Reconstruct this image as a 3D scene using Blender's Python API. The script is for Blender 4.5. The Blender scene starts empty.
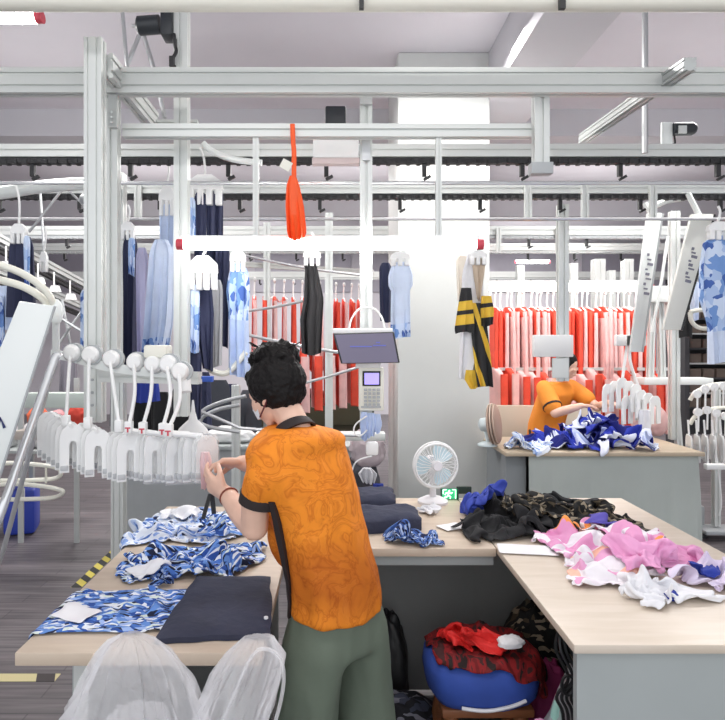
import bpy, bmesh, math, random
from mathutils import Vector, Matrix, noise
R = math.radians
PI = math.pi
F, CX, CY, EYE = 600.0, 335.0, 345.0, 1.56
V = Vector


def W(px, py, Y):
    """point seen at photo pixel (px, py) at distance Y from the camera plane"""
    return V(((px - CX) / F * Y, Y, EYE - (py - CY) / F * Y))


scene = bpy.context.scene
col = scene.collection

# ------------------------------------------------------------------ materials
def _nodes(name):
    m = bpy.data.materials.new(name)
    m.use_nodes = True
    nt = m.node_tree
    b = nt.nodes['Principled BSDF']
    return m, nt, b


def mat(name, c, rough=0.6, metal=0.0, bump=0.0, bscale=40.0, var=0.0, vscale=8.0, sheen=0.0, spec=0.5):
    m, nt, b = _nodes(name)
    b.inputs['Base Color'].default_value = (*c, 1)
    b.inputs['Roughness'].default_value = rough
    b.inputs['Metallic'].default_value = metal
    b.inputs['Specular IOR Level'].default_value = spec
    if sheen:
        b.inputs['Sheen Weight'].default_value = sheen
    tc = nt.nodes.new('ShaderNodeTexCoord')
    if var:
        n = nt.nodes.new('ShaderNodeTexNoise')
        n.inputs['Scale'].default_value = vscale
        n.inputs['Detail'].default_value = 4
        nt.links.new(tc.outputs['Object'], n.inputs['Vector'])
        r = nt.nodes.new('ShaderNodeValToRGB')
        r.color_ramp.elements[0].position = 0.3
        r.color_ramp.elements[1].position = 0.7
        r.color_ramp.elements[0].color = (*[max(0, x * (1 - var)) for x in c], 1)
        r.color_ramp.elements[1].color = (*[min(1, x * (1 + var)) for x in c], 1)
        nt.links.new(n.outputs['Fac'], r.inputs['Fac'])
        nt.links.new(r.outputs['Color'], b.inputs['Base Color'])
    if bump:
        n = nt.nodes.new('ShaderNodeTexNoise')
        n.inputs['Scale'].default_value = bscale
        n.inputs['Detail'].default_value = 3
        nt.links.new(tc.outputs['Object'], n.inputs['Vector'])
        bp = nt.nodes.new('ShaderNodeBump')
        bp.inputs['Strength'].default_value = bump
        bp.inputs['Distance'].default_value = 0.02
        nt.links.new(n.outputs['Fac'], bp.inputs['Height'])
        nt.links.new(bp.outputs['Normal'], b.inputs['Normal'])
    return m


def print_mat(name, stops, scale=9.0, dist=1.5, stretch=(1, 1, 1), rough=0.75, bump=0.15, detail=2.0, rot=(0, 0, 0)):
    """a printed fabric: flat colour areas from a warped noise. stops: (position, colour)"""
    m, nt, b = _nodes(name)
    b.inputs['Roughness'].default_value = rough
    b.inputs['Specular IOR Level'].default_value = 0.25
    tc = nt.nodes.new('ShaderNodeTexCoord')
    mp = nt.nodes.new('ShaderNodeMapping')
    mp.inputs['Scale'].default_value = stretch
    mp.inputs['Rotation'].default_value = rot
    nt.links.new(tc.outputs['Object'], mp.inputs['Vector'])
    n = nt.nodes.new('ShaderNodeTexNoise')
    n.inputs['Scale'].default_value = scale
    n.inputs['Detail'].default_value = detail
    n.inputs['Distortion'].default_value = dist
    nt.links.new(mp.outputs['Vector'], n.inputs['Vector'])
    r = nt.nodes.new('ShaderNodeValToRGB')
    r.color_ramp.interpolation = 'CONSTANT'
    el = r.color_ramp.elements
    while len(el) < len(stops):
        el.new(0.5)
    for e, (p, c) in zip(el, stops):
        e.position = p
    for e, (p, c) in zip(el, stops):
        e.color = (*c, 1)
    nt.links.new(n.outputs['Fac'], r.inputs['Fac'])
    nt.links.new(r.outputs['Color'], b.inputs['Base Color'])
    if bump:
        n2 = nt.nodes.new('ShaderNodeTexNoise')
        n2.inputs['Scale'].default_value = 30
        nt.links.new(tc.outputs['Object'], n2.inputs['Vector'])
        bp = nt.nodes.new('ShaderNodeBump')
        bp.inputs['Strength'].default_value = bump
        bp.inputs['Distance'].default_value = 0.02
        nt.links.new(n2.outputs['Fac'], bp.inputs['Height'])
        nt.links.new(bp.outputs['Normal'], b.inputs['Normal'])
    return m


def cell_mat(name, cols, scale=22.0, stretch=(1, 2.2, 1), rot=(0, 0, 0.6), warp=0.035, rough=0.75, bump=0.12, uv=True):
    """a printed fabric of leaf-like patches. cols: (position, colour) picked at random per patch"""
    m, nt, b = _nodes(name)
    b.inputs['Roughness'].default_value = rough
    b.inputs['Specular IOR Level'].default_value = 0.25
    tc = nt.nodes.new('ShaderNodeTexCoord')
    CO = tc.outputs['UV' if uv else 'Object']
    n = nt.nodes.new('ShaderNodeTexNoise'); n.inputs['Scale'].default_value = 11; n.inputs['Detail'].default_value = 2
    nt.links.new(CO, n.inputs['Vector'])
    sb = nt.nodes.new('ShaderNodeVectorMath'); sb.operation = 'MULTIPLY_ADD'
    sb.inputs[1].default_value = (warp * 2,) * 3
    nt.links.new(n.outputs['Color'], sb.inputs[0]); nt.links.new(CO, sb.inputs[2])
    mp = nt.nodes.new('ShaderNodeMapping'); mp.inputs['Scale'].default_value = stretch; mp.inputs['Rotation'].default_value = rot
    nt.links.new(sb.outputs[0], mp.inputs['Vector'])
    vo = nt.nodes.new('ShaderNodeTexVoronoi'); vo.inputs['Scale'].default_value = scale
    nt.links.new(mp.outputs['Vector'], vo.inputs['Vector'])
    sp = nt.nodes.new('ShaderNodeSeparateColor'); nt.links.new(vo.outputs['Color'], sp.inputs[0])
    r = nt.nodes.new('ShaderNodeValToRGB'); r.color_ramp.interpolation = 'CONSTANT'
    el = r.color_ramp.elements
    while len(el) < len(cols):
        el.new(0.5)
    for e, (p, c) in zip(el, cols):
        e.position = p
    for e, (p, c) in zip(el, cols):
        e.color = (*c, 1)
    nt.links.new(sp.outputs[0], r.inputs['Fac'])
    nt.links.new(r.outputs['Color'], b.inputs['Base Color'])
    n2 = nt.nodes.new('ShaderNodeTexNoise'); n2.inputs['Scale'].default_value = 28
    nt.links.new(tc.outputs['Object'], n2.inputs['Vector'])
    bp = nt.nodes.new('ShaderNodeBump'); bp.inputs['Strength'].default_value = bump; bp.inputs['Distance'].default_value = 0.02
    nt.links.new(n2.outputs['Fac'], bp.inputs['Height']); nt.links.new(bp.outputs['Normal'], b.inputs['Normal'])
    return m


def stripe_mat(name, cols, axis, freq, phase=0.0, rough=0.75):
    """cols: (position in one period, colour); axis in object space"""
    m, nt, b = _nodes(name)
    b.inputs['Roughness'].default_value = rough
    tc = nt.nodes.new('ShaderNodeTexCoord')
    d = nt.nodes.new('ShaderNodeVectorMath'); d.operation = 'DOT_PRODUCT'
    d.inputs[1].default_value = axis
    nt.links.new(tc.outputs['Object'], d.inputs[0])
    a = nt.nodes.new('ShaderNodeMath'); a.operation = 'MULTIPLY_ADD'
    a.inputs[1].default_value = freq; a.inputs[2].default_value = phase
    nt.links.new(d.outputs['Value'], a.inputs[0])
    fr = nt.nodes.new('ShaderNodeMath'); fr.operation = 'FRACT'
    nt.links.new(a.outputs[0], fr.inputs[0])
    r = nt.nodes.new('ShaderNodeValToRGB')
    r.color_ramp.interpolation = 'CONSTANT'
    el = r.color_ramp.elements
    while len(el) < len(cols):
        el.new(0.5)
    for e, (p, c) in zip(el, cols):
        e.position = p
    for e, (p, c) in zip(el, cols):
        e.color = (*c, 1)
    nt.links.new(fr.outputs[0], r.inputs['Fac'])
    nt.links.new(r.outputs['Color'], b.inputs['Base Color'])
    return m


def glow(name, c, s):
    m, nt, b = _nodes(name)
    b.inputs['Base Color'].default_value = (*c, 1)
    b.inputs['Emission Color'].default_value = (*c, 1)
    b.inputs['Emission Strength'].default_value = s
    return m


def film(name, c, alpha, rough=0.25, trans=0.4):
    """thin cloudy plastic film"""
    m, nt, b = _nodes(name)
    b.inputs['Base Color'].default_value = (*c, 1)
    b.inputs['Roughness'].default_value = rough
    out = nt.nodes['Material Output']
    tr = nt.nodes.new('ShaderNodeBsdfTranslucent')
    tr.inputs['Color'].default_value = (*c, 1)
    mx = nt.nodes.new('ShaderNodeMixShader'); mx.inputs[0].default_value = trans
    nt.links.new(b.outputs[0], mx.inputs[1]); nt.links.new(tr.outputs[0], mx.inputs[2])
    tp = nt.nodes.new('ShaderNodeBsdfTransparent')
    m2 = nt.nodes.new('ShaderNodeMixShader'); m2.inputs[0].default_value = alpha
    nt.links.new(tp.outputs[0], m2.inputs[1]); nt.links.new(mx.outputs[0], m2.inputs[2])
    nt.links.new(m2.outputs[0], out.inputs['Surface'])
    tc = nt.nodes.new('ShaderNodeTexCoord')
    n = nt.nodes.new('ShaderNodeTexNoise'); n.inputs['Scale'].default_value = 14
    n.inputs['Detail'].default_value = 5; n.inputs['Distortion'].default_value = 1.2
    nt.links.new(tc.outputs['Object'], n.inputs['Vector'])
    bp = nt.nodes.new('ShaderNodeBump'); bp.inputs['Strength'].default_value = 0.7
    bp.inputs['Distance'].default_value = 0.03
    nt.links.new(n.outputs['Fac'], bp.inputs['Height'])
    nt.links.new(bp.outputs['Normal'], b.inputs['Normal'])
    return m


ALU = mat('aluminium', (0.66, 0.68, 0.66), 0.38, 0.25)
ALU_D = mat('darker aluminium', (0.5, 0.52, 0.51), 0.4, 0.3)
STEEL = mat('brushed steel', (0.55, 0.56, 0.57), 0.35, 0.6)
CHROME = mat('polished tube', (0.75, 0.76, 0.77), 0.25, 0.6)
BLACK = mat('black plastic', (0.015, 0.015, 0.017), 0.45)
CHAIN = mat('chain black', (0.03, 0.03, 0.032), 0.6, 0.1, bump=0.6, bscale=60)
MOTOR = mat('motor dark', (0.02, 0.024, 0.03), 0.4)
WHITE = mat('white plastic', (0.86, 0.86, 0.85), 0.4)
CREAM = mat('cream plastic', (0.80, 0.79, 0.70), 0.45)
GREYP = mat('grey plastic', (0.42, 0.44, 0.45), 0.5)
PANELW = mat('white lacquered board', (0.80, 0.83, 0.81), 0.35)
NAVYINK = mat('navy ink', (0.02, 0.03, 0.12), 0.5)
REDCAP = mat('red lamp end', (0.60, 0.06, 0.09), 0.45)
TUBE = glow('lamp tube light', (1.0, 0.99, 0.97), 22.0)
FARTUBE = glow('far lamp tube', (1.0, 0.99, 0.97), 9.0)
CLEAR = film('clear sleeve', (0.95, 0.95, 0.96), 0.26, 0.15)
BAGFILM = film('cloudy bag film', (0.96, 0.96, 0.98), 0.36, 0.2, 0.45)
BAG2 = film('small bag film', (0.85, 0.83, 0.86), 0.5, 0.25, 0.4)

CAMO = cell_mat('blue leaf print', [(0.0, (0.015, 0.02, 0.05)), (0.17, (0.03, 0.09, 0.36)), (0.34, (0.07, 0.18, 0.55)), (0.50, (0.14, 0.29, 0.68)),
                                    (0.66, (0.36, 0.50, 0.82)), (0.76, (0.80, 0.84, 0.90)), (0.92, (0.70, 0.78, 0.72))], 40, (1, 2.4, 1), warp=0.03)
CAMO_L = cell_mat('pale blue leaf print', [(0.0, (0.82, 0.86, 0.93)), (0.36, (0.55, 0.66, 0.88)), (0.52, (0.28, 0.42, 0.78)), (0.68, (0.08, 0.18, 0.5)), (0.78, (0.80, 0.84, 0.92)), (0.95, (0.02, 0.03, 0.08))], 34)
CAMO_D = cell_mat('small blue check print', [(0.0, (0.015, 0.02, 0.06)), (0.35, (0.04, 0.10, 0.34)), (0.6, (0.45, 0.56, 0.8)), (0.78, (0.10, 0.2, 0.5))], 60)
HANGBLUE = cell_mat('hanging blue print', [(0.0, (0.07, 0.14, 0.42)), (0.25, (0.18, 0.32, 0.64)), (0.5, (0.42, 0.55, 0.80)), (0.78, (0.62, 0.72, 0.90))], 20, uv=False)
ROYAL = cell_mat('royal and white print', [(0.0, (0.015, 0.02, 0.18)), (0.35, (0.03, 0.05, 0.42)), (0.6, (0.78, 0.82, 0.95)), (0.8, (0.55, 0.62, 0.88)), (0.93, (0.04, 0.06, 0.45))], 5, (1, 1.4, 1))
BROWNCAMO = cell_mat('brown leaf print', [(0.0, (0.012, 0.012, 0.012)), (0.5, (0.09, 0.07, 0.045)), (0.68, (0.30, 0.25, 0.18)), (0.82, (0.02, 0.02, 0.02))], 30)
PINK = cell_mat('pink sports print', [(0.0, (0.80, 0.36, 0.60)), (0.48, (0.86, 0.82, 0.87)), (0.76, (0.95, 0.36, 0.10)), (0.90, (0.82, 0.50, 0.70))], 9, (1, 1.5, 1), warp=0.02)
PINKW = cell_mat('white and pink print', [(0.0, (0.86, 0.83, 0.87)), (0.55, (0.80, 0.40, 0.62)), (0.76, (0.93, 0.55, 0.42)), (0.86, (0.86, 0.80, 0.86))], 11, (1, 1.6, 1), warp=0.02)
PINKS = mat('plain pink jersey', (0.78, 0.36, 0.60), 0.75, bump=0.2, bscale=25)
NAVY = mat('navy jersey', (0.028, 0.032, 0.062), 0.8, bump=0.25, bscale=30, var=0.15)
NAVYH = mat('navy trouser cloth', (0.025, 0.03, 0.075), 0.75, bump=0.2, bscale=20)
BLACKF = mat('black cloth', (0.012, 0.012, 0.014), 0.85, bump=0.25, bscale=20)
PALEBLUE = mat('pale blue jersey', (0.50, 0.60, 0.82), 0.75, bump=0.2, bscale=18, var=0.08)
PALEBLUE2 = mat('ice blue jersey', (0.62, 0.70, 0.86), 0.75, bump=0.2, bscale=18, var=0.08)
WHITEF = mat('white jersey', (0.80, 0.80, 0.83), 0.75, bump=0.15, bscale=18)
REDF = mat('coral red jersey', (0.80, 0.085, 0.045), 0.75, bump=0.15, bscale=18, var=0.12)
ROSEF = mat('pale rose jersey', (0.88, 0.56, 0.54), 0.75, bump=0.15, bscale=18, var=0.1)
ROYALF = mat('royal blue cloth', (0.025, 0.05, 0.34), 0.8, bump=0.3, bscale=12, var=0.15)
ORANGEFLAG = mat('orange ribbon', (0.92, 0.11, 0.02), 0.6, bump=0.1)
PAPER = mat('white paper', (0.86, 0.85, 0.87), 0.7)
SKIN = mat('skin', (0.78, 0.50, 0.38), 0.55, var=0.06, vscale=14)
HAIR = mat('black hair', (0.009, 0.0075, 0.0075), 0.6, bump=0.4, bscale=70, spec=0.2)
CARD = mat('brown cardboard', (0.30, 0.17, 0.09), 0.8, var=0.15)
WOODLEG = mat('reddish wood', (0.25, 0.09, 0.035), 0.5, var=0.2)


# ------------------------------------------------------------------ mesh builder
class MB:
    def __init__(s):
        s.bm = bmesh.new()
        s.mi = 0

    def vs(s, pts):
        return [s.bm.verts.new(p) for p in pts]

    def f(s, vs):
        try:
            fc = s.bm.faces.new(vs)
            fc.material_index = s.mi
            return fc
        except ValueError:
            return None

    def box(s, lo, hi, bev=0.0):
        lo, hi = V(lo), V(hi)
        c = [(lo.x, lo.y, lo.z), (hi.x, lo.y, lo.z), (hi.x, hi.y, lo.z), (lo.x, hi.y, lo.z),
             (lo.x, lo.y, hi.z), (hi.x, lo.y, hi.z), (hi.x, hi.y, hi.z), (lo.x, hi.y, hi.z)]
        return s._hexa(c, bev)

    def _hexa(s, c, bev=0.0):
        v = s.vs(c)
        fs = [s.f([v[i] for i in q]) for q in ((0, 3, 2, 1), (4, 5, 6, 7), (0, 1, 5, 4), (1, 2, 6, 5), (2, 3, 7, 6), (3, 0, 4, 7))]
        if bev:
            es = list({e for f in fs for e in f.edges})
            r = bmesh.ops.bevel(s.bm, geom=es, offset=bev, segments=2, affect='EDGES', profile=0.5)
            for f in r['faces']:
                f.material_index = s.mi
        return v

    def obox(s, c, size, M=None, bev=0.0):
        """box centred at c, rotated by 3x3/4x4 M"""
        M = M or Matrix.Identity(3)
        M = M.to_3x3()
        h = V(size) / 2
        pts = []
        for sz in (-1, 1):
            for sx, sy in ((-1, -1), (1, -1), (1, 1), (-1, 1)):
                pts.append(V(c) + M @ V((sx * h.x, sy * h.y, sz * h.z)))
        return s._hexa(pts, bev)

    def loft(s, rings, cap=True, close=False):
        rv = [s.vs(r) for r in rings]
        n = len(rv[0])
        m = len(rv)
        for i in range(m - 1 + (1 if close else 0)):
            a, b = rv[i], rv[(i + 1) % m]
            for j in range(n):
                s.f([a[j], a[(j + 1) % n], b[(j + 1) % n], b[j]])
        if cap and not close:
            s.f(list(reversed(rv[0])))
            s.f(rv[-1])
        return rv

    def tube(s, pts, r, n=8, cap=True, close=False, flat=1.0):
        pts = [V(p) for p in pts]
        k = len(pts)
        rr = r if isinstance(r, (list, tuple)) else [r] * k
        rings = []
        up = None
        for i in range(k):
            if close:
                d = pts[(i + 1) % k] - pts[i - 1]
            else:
                d = pts[min(i + 1, k - 1)] - pts[max(i - 1, 0)]
            if d.length < 1e-9:
                d = V((0, 0, 1))
            d.normalize()
            if up is None:
                up = V((0, 0, 1)) if abs(d.z) < 0.9 else V((0, 1, 0))
            x = up.cross(d)
            if x.length < 1e-6:
                x = V((1, 0, 0)).cross(d)
            x.normalize()
            y = d.cross(x).normalized()
            up = y
            rings.append([pts[i] + (x * math.cos(a) + y * math.sin(a) * flat) * rr[i] for a in (2 * PI * j / n for j in range(n))])
        s.loft(rings, cap, close)

    def sph(s, c, r, M=None, u=14, v=9):
        c = V(c)
        r = V((r, r, r)) if isinstance(r, (int, float)) else V(r)
        M = (M or Matrix.Identity(3)).to_3x3()
        rings = []
        for i in range(1, v):
            t = PI * i / v
            rings.append([c + M @ V((r.x * math.sin(t) * math.cos(2 * PI * j / u), r.y * math.sin(t) * math.sin(2 * PI * j / u), r.z * math.cos(t))) for j in range(u)])
        rv = [s.vs(q) for q in rings]
        for i in range(len(rv) - 1):
            for j in range(u):
                s.f([rv[i][j], rv[i + 1][j], rv[i + 1][(j + 1) % u], rv[i][(j + 1) % u]])
        top = s.bm.verts.new(c + M @ V((0, 0, r.z)))
        bot = s.bm.verts.new(c - M @ V((0, 0, r.z)))
        for j in range(u):
            s.f([top, rv[0][j], rv[0][(j + 1) % u]])
            s.f([bot, rv[-1][(j + 1) % u], rv[-1][j]])

    def prism(s, poly, d, o=(0, 0, 0), ex=(1, 0, 0), ey=(0, 0, 1), en=(0, 1, 0), bev=0.0):
        """2D polygon in plane (ex, ey) at o, thickness d along en"""
        o, ex, ey, en = V(o), V(ex), V(ey), V(en)
        a = s.vs([o + ex * p[0] + ey * p[1] for p in poly])
        b = s.vs([o + ex * p[0] + ey * p[1] + en * d for p in poly])
        n = len(poly)
        s.f(a)
        s.f(list(reversed(b)))
        for i in range(n):
            s.f([a[i], b[i], b[(i + 1) % n], a[(i + 1) % n]])

    def profile(s, a, b, w, h, nw=1, nh=1, up=None):
        """slotted aluminium extrusion from a to b; w across, h along up"""
        a, b = V(a), V(b)
        d = (b - a).normalized()
        up = V(up) if up else (V((0, 0, 1)) if abs(d.z) < 0.9 else V((0, 1, 0)))
        x = d.cross(up).normalized()
        y = x.cross(d).normalized()

        def side(L, n):
            g = min(L / n * 0.24, 0.014)
            dp = g * 0.7
            out = [(0, 0)]
            for i in range(n):
                c = L * (i + 0.5) / n
                out += [(c - g / 2, 0), (c - g / 2, dp), (c + g / 2, dp), (c + g / 2, 0)]
            return out
        poly = []
        poly += [(-w / 2 + t, -h / 2 + q) for t, q in side(w, nw)]
        poly += [(w / 2 - q, -h / 2 + t) for t, q in side(h, nh)]
        poly += [(w / 2 - t, h / 2 - q) for t, q in side(w, nw)]
        poly += [(-w / 2 + q, h / 2 - t) for t, q in side(h, nh)]
        s.loft([[a + x * p[0] + y * p[1] for p in poly], [b + x * p[0] + y * p[1] for p in poly]])


def smooth_path(pts, k=6):
    pts = [V(p) for p in pts]
    out = []
    n = len(pts)
    for i in range(n - 1):
        p0, p1, p2, p3 = pts[max(i - 1, 0)], pts[i], pts[i + 1], pts[min(i + 2, n - 1)]
        for j in range(k):
            t = j / k
            out.append(0.5 * ((2 * p1) + (p2 - p0) * t + (2 * p0 - 5 * p1 + 4 * p2 - p3) * t * t + (3 * p1 - p0 - 3 * p2 + p3) * t ** 3))
    out.append(pts[-1])
    return out


def ob(name, m, mats, parent=None, ang=40, loc=None):
    """link the builder's mesh as ONE object; coordinates given in world space"""
    me = bpy.data.meshes.new(name)
    bmesh.ops.recalc_face_normals(m.bm, faces=m.bm.faces)
    m.bm.to_mesh(me)
    m.bm.free()
    return obm(name, me, mats, parent, ang, loc)


def absloc(o):
    l = V(o.location)
    while o.parent:
        o = o.parent
        l += o.location
    return l


def obm(name, me, mats, parent=None, ang=40, loc=None):
    if not isinstance(mats, (list, tuple)):
        mats = [mats]
    for q in mats:
        me.materials.append(q)
    if ang:
        for p in me.polygons:
            p.use_smooth = True
        me.set_sharp_from_angle(angle=R(ang))
    o = bpy.data.objects.new(name, me)
    col.objects.link(o)
    cs = [v.co for v in me.vertices]
    if loc is None:
        lo = [min(c[i] for c in cs) for i in range(3)]
        hi = [max(c[i] for c in cs) for i in range(3)]
        loc = ((lo[0] + hi[0]) / 2, (lo[1] + hi[1]) / 2, lo[2])
    loc = V(loc)
    me.transform(Matrix.Translation(-loc))
    if not me.uv_layers and any('print' in q.name for q in mats):
        uvl = me.uv_layers.new(name='flat')
        for lp in me.loops:
            p = me.vertices[lp.vertex_index].co
            uvl.data[lp.index].uv = (p.x + 0.35 * p.z, p.y + 0.6 * p.z)
    if parent:
        o.parent = parent
        o.location = loc - absloc(parent)
    else:
        o.location = loc
    return o


def tag(o, label, cat, group=None, kind=None):
    o['label'] = label
    o['category'] = cat
    if group:
        o['group'] = group
    if kind:
        o['kind'] = kind
    return o


def thing(name, label, cat, loc=(0, 0, 0), group=None):
    o = bpy.data.objects.new(name, None)
    o.empty_display_size = 0.1
    col.objects.link(o)
    o.location = loc
    return tag(o, label, cat, group)


def struct(name, m, mats, label=None, ang=40):
    o = ob(name, m, mats, ang=ang)
    o['kind'] = 'structure'
    o['label'] = label or ''
    o['category'] = name.split('_')[0]
    return o


def dup(root, loc, rotz=0.0, label=None, group=None, scale=None, swap=None):
    """copy a thing with its parts and sub-parts"""
    r = root.copy()
    col.objects.link(r)
    r.location = loc
    r.rotation_euler = (0, 0, rotz)
    if scale:
        r.scale = scale
    if label:
        r['label'] = label
    if group:
        r['group'] = group
    for ch in list(root.children):
        c = ch.copy()
        col.objects.link(c)
        c.parent = r
        for g in list(ch.children):
            d = g.copy()
            col.objects.link(d)
            d.parent = c
    return r


def bake(o, voxel, smooth=3, sf=0.5, keep_mats=True):
    """voxel-union the object's mesh into one continuous surface"""
    md = o.modifiers.new('u', 'REMESH'); md.mode = 'VOXEL'; md.voxel_size = voxel; md.use_smooth_shade = True
    if smooth:
        sm = o.modifiers.new('s', 'SMOOTH'); sm.iterations = smooth; sm.factor = sf
    bpy.context.view_layer.update()
    dg = bpy.context.evaluated_depsgraph_get()
    me = bpy.data.meshes.new_from_object(o.evaluated_get(dg))
    old = o.data
    mats = [q for q in old.materials]
    o.modifiers.clear()
    o.data = me
    me.materials.clear()
    for q in mats:
        me.materials.append(q)
    me.polygons.foreach_set('material_index', [0] * len(me.polygons))
    for p in me.polygons:
        p.use_smooth = True
    bpy.data.meshes.remove(old)
    return o


def fbm(p, octs=4):
    return noise.fractal(V(p), 1.0, 2.0, octs)


def ridge(p):
    return 1 - abs(noise.noise(V(p)))


# cloth shapes -------------------------------------------------------------
def hang_cloth(m, c, rows, thick=0.02, folds=3, amp=0.012, yaw=0.0, seed=0, n=28, levels=16, bands=None):
    """a hanging garment: closed soft tube; rows = (z, x_left, x_right[, y_shift]) relative to c; bands = [(z_below, material index)]"""
    rnd = random.Random(seed)
    ph = [rnd.random() * 6.28 for _ in range(3)]
    c = V(c)
    Mz = Matrix.Rotation(yaw, 3, 'Z')
    zs = [r[0] for r in rows]
    ztop, zbot = zs[0], zs[-1]
    rings, zz = [], []
    for i in range(levels + 1):
        z = ztop + (zbot - ztop) * i / levels
        for k in range(len(rows) - 1):
            if rows[k][0] >= z >= rows[k + 1][0]:
                break
        a, b = rows[k], rows[k + 1]
        t = 0 if a[0] == b[0] else (a[0] - z) / (a[0] - b[0])
        xl = a[1] + (b[1] - a[1]) * t
        xr = a[2] + (b[2] - a[2]) * t
        v = i / levels
        ring = []
        for j in range(n):
            an = 2 * PI * j / n
            u = math.cos(an)
            u2 = math.copysign(abs(u) ** 0.8, u)
            x = (xl + xr) / 2 + (xr - xl) / 2 * u2
            A = amp * (0.25 + v)
            y = thick * math.copysign(abs(math.sin(an)) ** 0.7, math.sin(an)) + A * math.sin(folds * PI * u2 + ph[0] + v * 0.6) + A * 0.5 * math.sin(folds * 1.9 * PI * u2 + ph[1])
            zz_ = z + 0.008 * math.sin(2.3 * u2 + ph[2]) * v + (0.012 * noise.noise(V((x * 9, seed, 0))) * v)
            ring.append(c + Mz @ V((x, y, zz_)))
        rings.append(ring)
        zz.append(z)
    rv = [m.vs(r) for r in rings]
    base = m.mi
    for i in range(levels):
        mid = (zz[i] + zz[i + 1]) / 2
        m.mi = base
        for zb, q in (bands or []):
            if mid < zb:
                m.mi = q
        for j in range(n):
            m.f([rv[i][j], rv[i][(j + 1) % n], rv[i + 1][(j + 1) % n], rv[i + 1][j]])
    m.mi = base
    m.f(list(reversed(rv[0])))
    if bands:
        m.mi = bands[-1][1]
    m.f(rv[-1])
    m.mi = base


def crumple(m, c, rx, ry, rot, h, seed, nr=30, nt=120, lobes=0.30, fold=0.5, fs=8.0, tilt=(0, 0)):
    """a heap of one crumpled garment: flat below, folded above"""
    c = V(c)
    Mz = Matrix.Rotation(rot, 3, 'Z')
    S = seed * 7.31
    fa = seed * 1.7
    fx, fy = math.cos(fa), math.sin(fa)

    k0 = fs / 8.0 * 0.13 / max(0.045, min(rx, ry))

    def relief(x, y):
        q = V((x * 9 * k0 + S, y * 9 * k0, S))
        wx = noise.noise(q) * 0.16 / k0
        wy = noise.noise(q + V((3, 7, 9))) * 0.16 / k0
        x2, y2 = x + wx * 0.6, y + wy * 0.6
        u, v = (x2 * fx + y2 * fy) * k0, (-x2 * fy + y2 * fx) * k0
        big = ridge((u * 5 + S, v * 11, S))
        mid = ridge((u * 15 + S, v * 9, S + 4))
        fine = ridge((u * 19, v * 30 + S, S + 8))
        return 0.50 * big ** 4 + 0.32 * mid ** 5 + 0.18 * fine ** 4

    cols = []
    for j in range(nt):
        a = 2 * PI * j / nt
        e = 1 + lobes * noise.noise(V((math.cos(a) * 1.7 + S, math.sin(a) * 1.7, S))) * 2 + 0.16 * noise.noise(V((math.cos(a) * 5, math.sin(a) * 5, S))) + 0.07 * noise.noise(V((math.cos(a) * 13, math.sin(a) * 13, S)))
        cols.append((a, max(0.6, min(1.45, e))))

    def zat(x, y, r):
        env = (1 - r ** 5) * (0.70 + 0.30 * (1 - r * r))
        lump = 0.75 + 0.6 * noise.noise(V((x * 6 + S, y * 6, S + 2)))
        return max(h * env * ((1 - fold) * lump + fold * 2.0 * relief(x, y)) + 0.007, 0.005)

    top = m.bm.verts.new(c + V((0, 0, zat(0, 0, 0))))
    rings = []
    for i in range(1, nr + 1):
        r = (i / nr) ** 0.8
        ring = []
        for a, e in cols:
            x, y = rx * r * e * math.cos(a), ry * r * e * math.sin(a)
            z = zat(x, y, r) if i < nr else 0.0
            p = Mz @ V((x, y, 0))
            ring.append(c + p + V((0, 0, z + tilt[0] * p.x + tilt[1] * p.y)))
        rings.append(m.vs(ring))
    for j in range(nt):
        m.f([top, rings[0][j], rings[0][(j + 1) % nt]])
    for i in range(nr - 1):
        for j in range(nt):
            m.f([rings[i][j], rings[i + 1][j], rings[i + 1][(j + 1) % nt], rings[i][(j + 1) % nt]])
    m.f(rings[-1])


def sack(m, c, rx, ry, rot, h, seed, u=44, v=26):
    """a stuffed bag or a tall bundle of cloth standing on c"""
    c = V(c)
    Mz = Matrix.Rotation(rot, 3, 'Z')
    S = seed * 3.1

    def P(a, t):
        e = 0.75
        ct, st_ = math.cos(t), math.sin(t)
        x = math.copysign(abs(math.cos(a)) ** e, math.cos(a)) * st_ ** 0.6
        y = math.copysign(abs(math.sin(a)) ** e, math.sin(a)) * st_ ** 0.6
        z = 0.5 + 0.5 * math.copysign(abs(ct) ** 0.8, ct)
        d = 1 + 0.16 * noise.noise(V((x * 1.6 + S, y * 1.6, z * 2))) + 0.16 * (ridge(V((x * 2.6 + S, y * 2.6, z * 4.5))) ** 3 - 0.5) * st_
        k = d * (1.0 if z < .6 else 1 - 0.25 * (z - .6) / .4)
        return c + Mz @ V((rx * x * k, ry * y * k, 0)) + V((0, 0, max(0, h * z * (1 + 0.10 * noise.noise(V((x * 3 + S, y * 3, 5)))))))
    rv = [m.vs([P(2 * PI * j / u, PI * (i + .5) / v) for j in range(u)]) for i in range(v)]
    for i in range(v - 1):
        for j in range(u):
            m.f([rv[i][j], rv[i + 1][j], rv[i + 1][(j + 1) % u], rv[i][(j + 1) % u]])
    m.f(rv[0]); m.f(list(reversed(rv[-1])))


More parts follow.
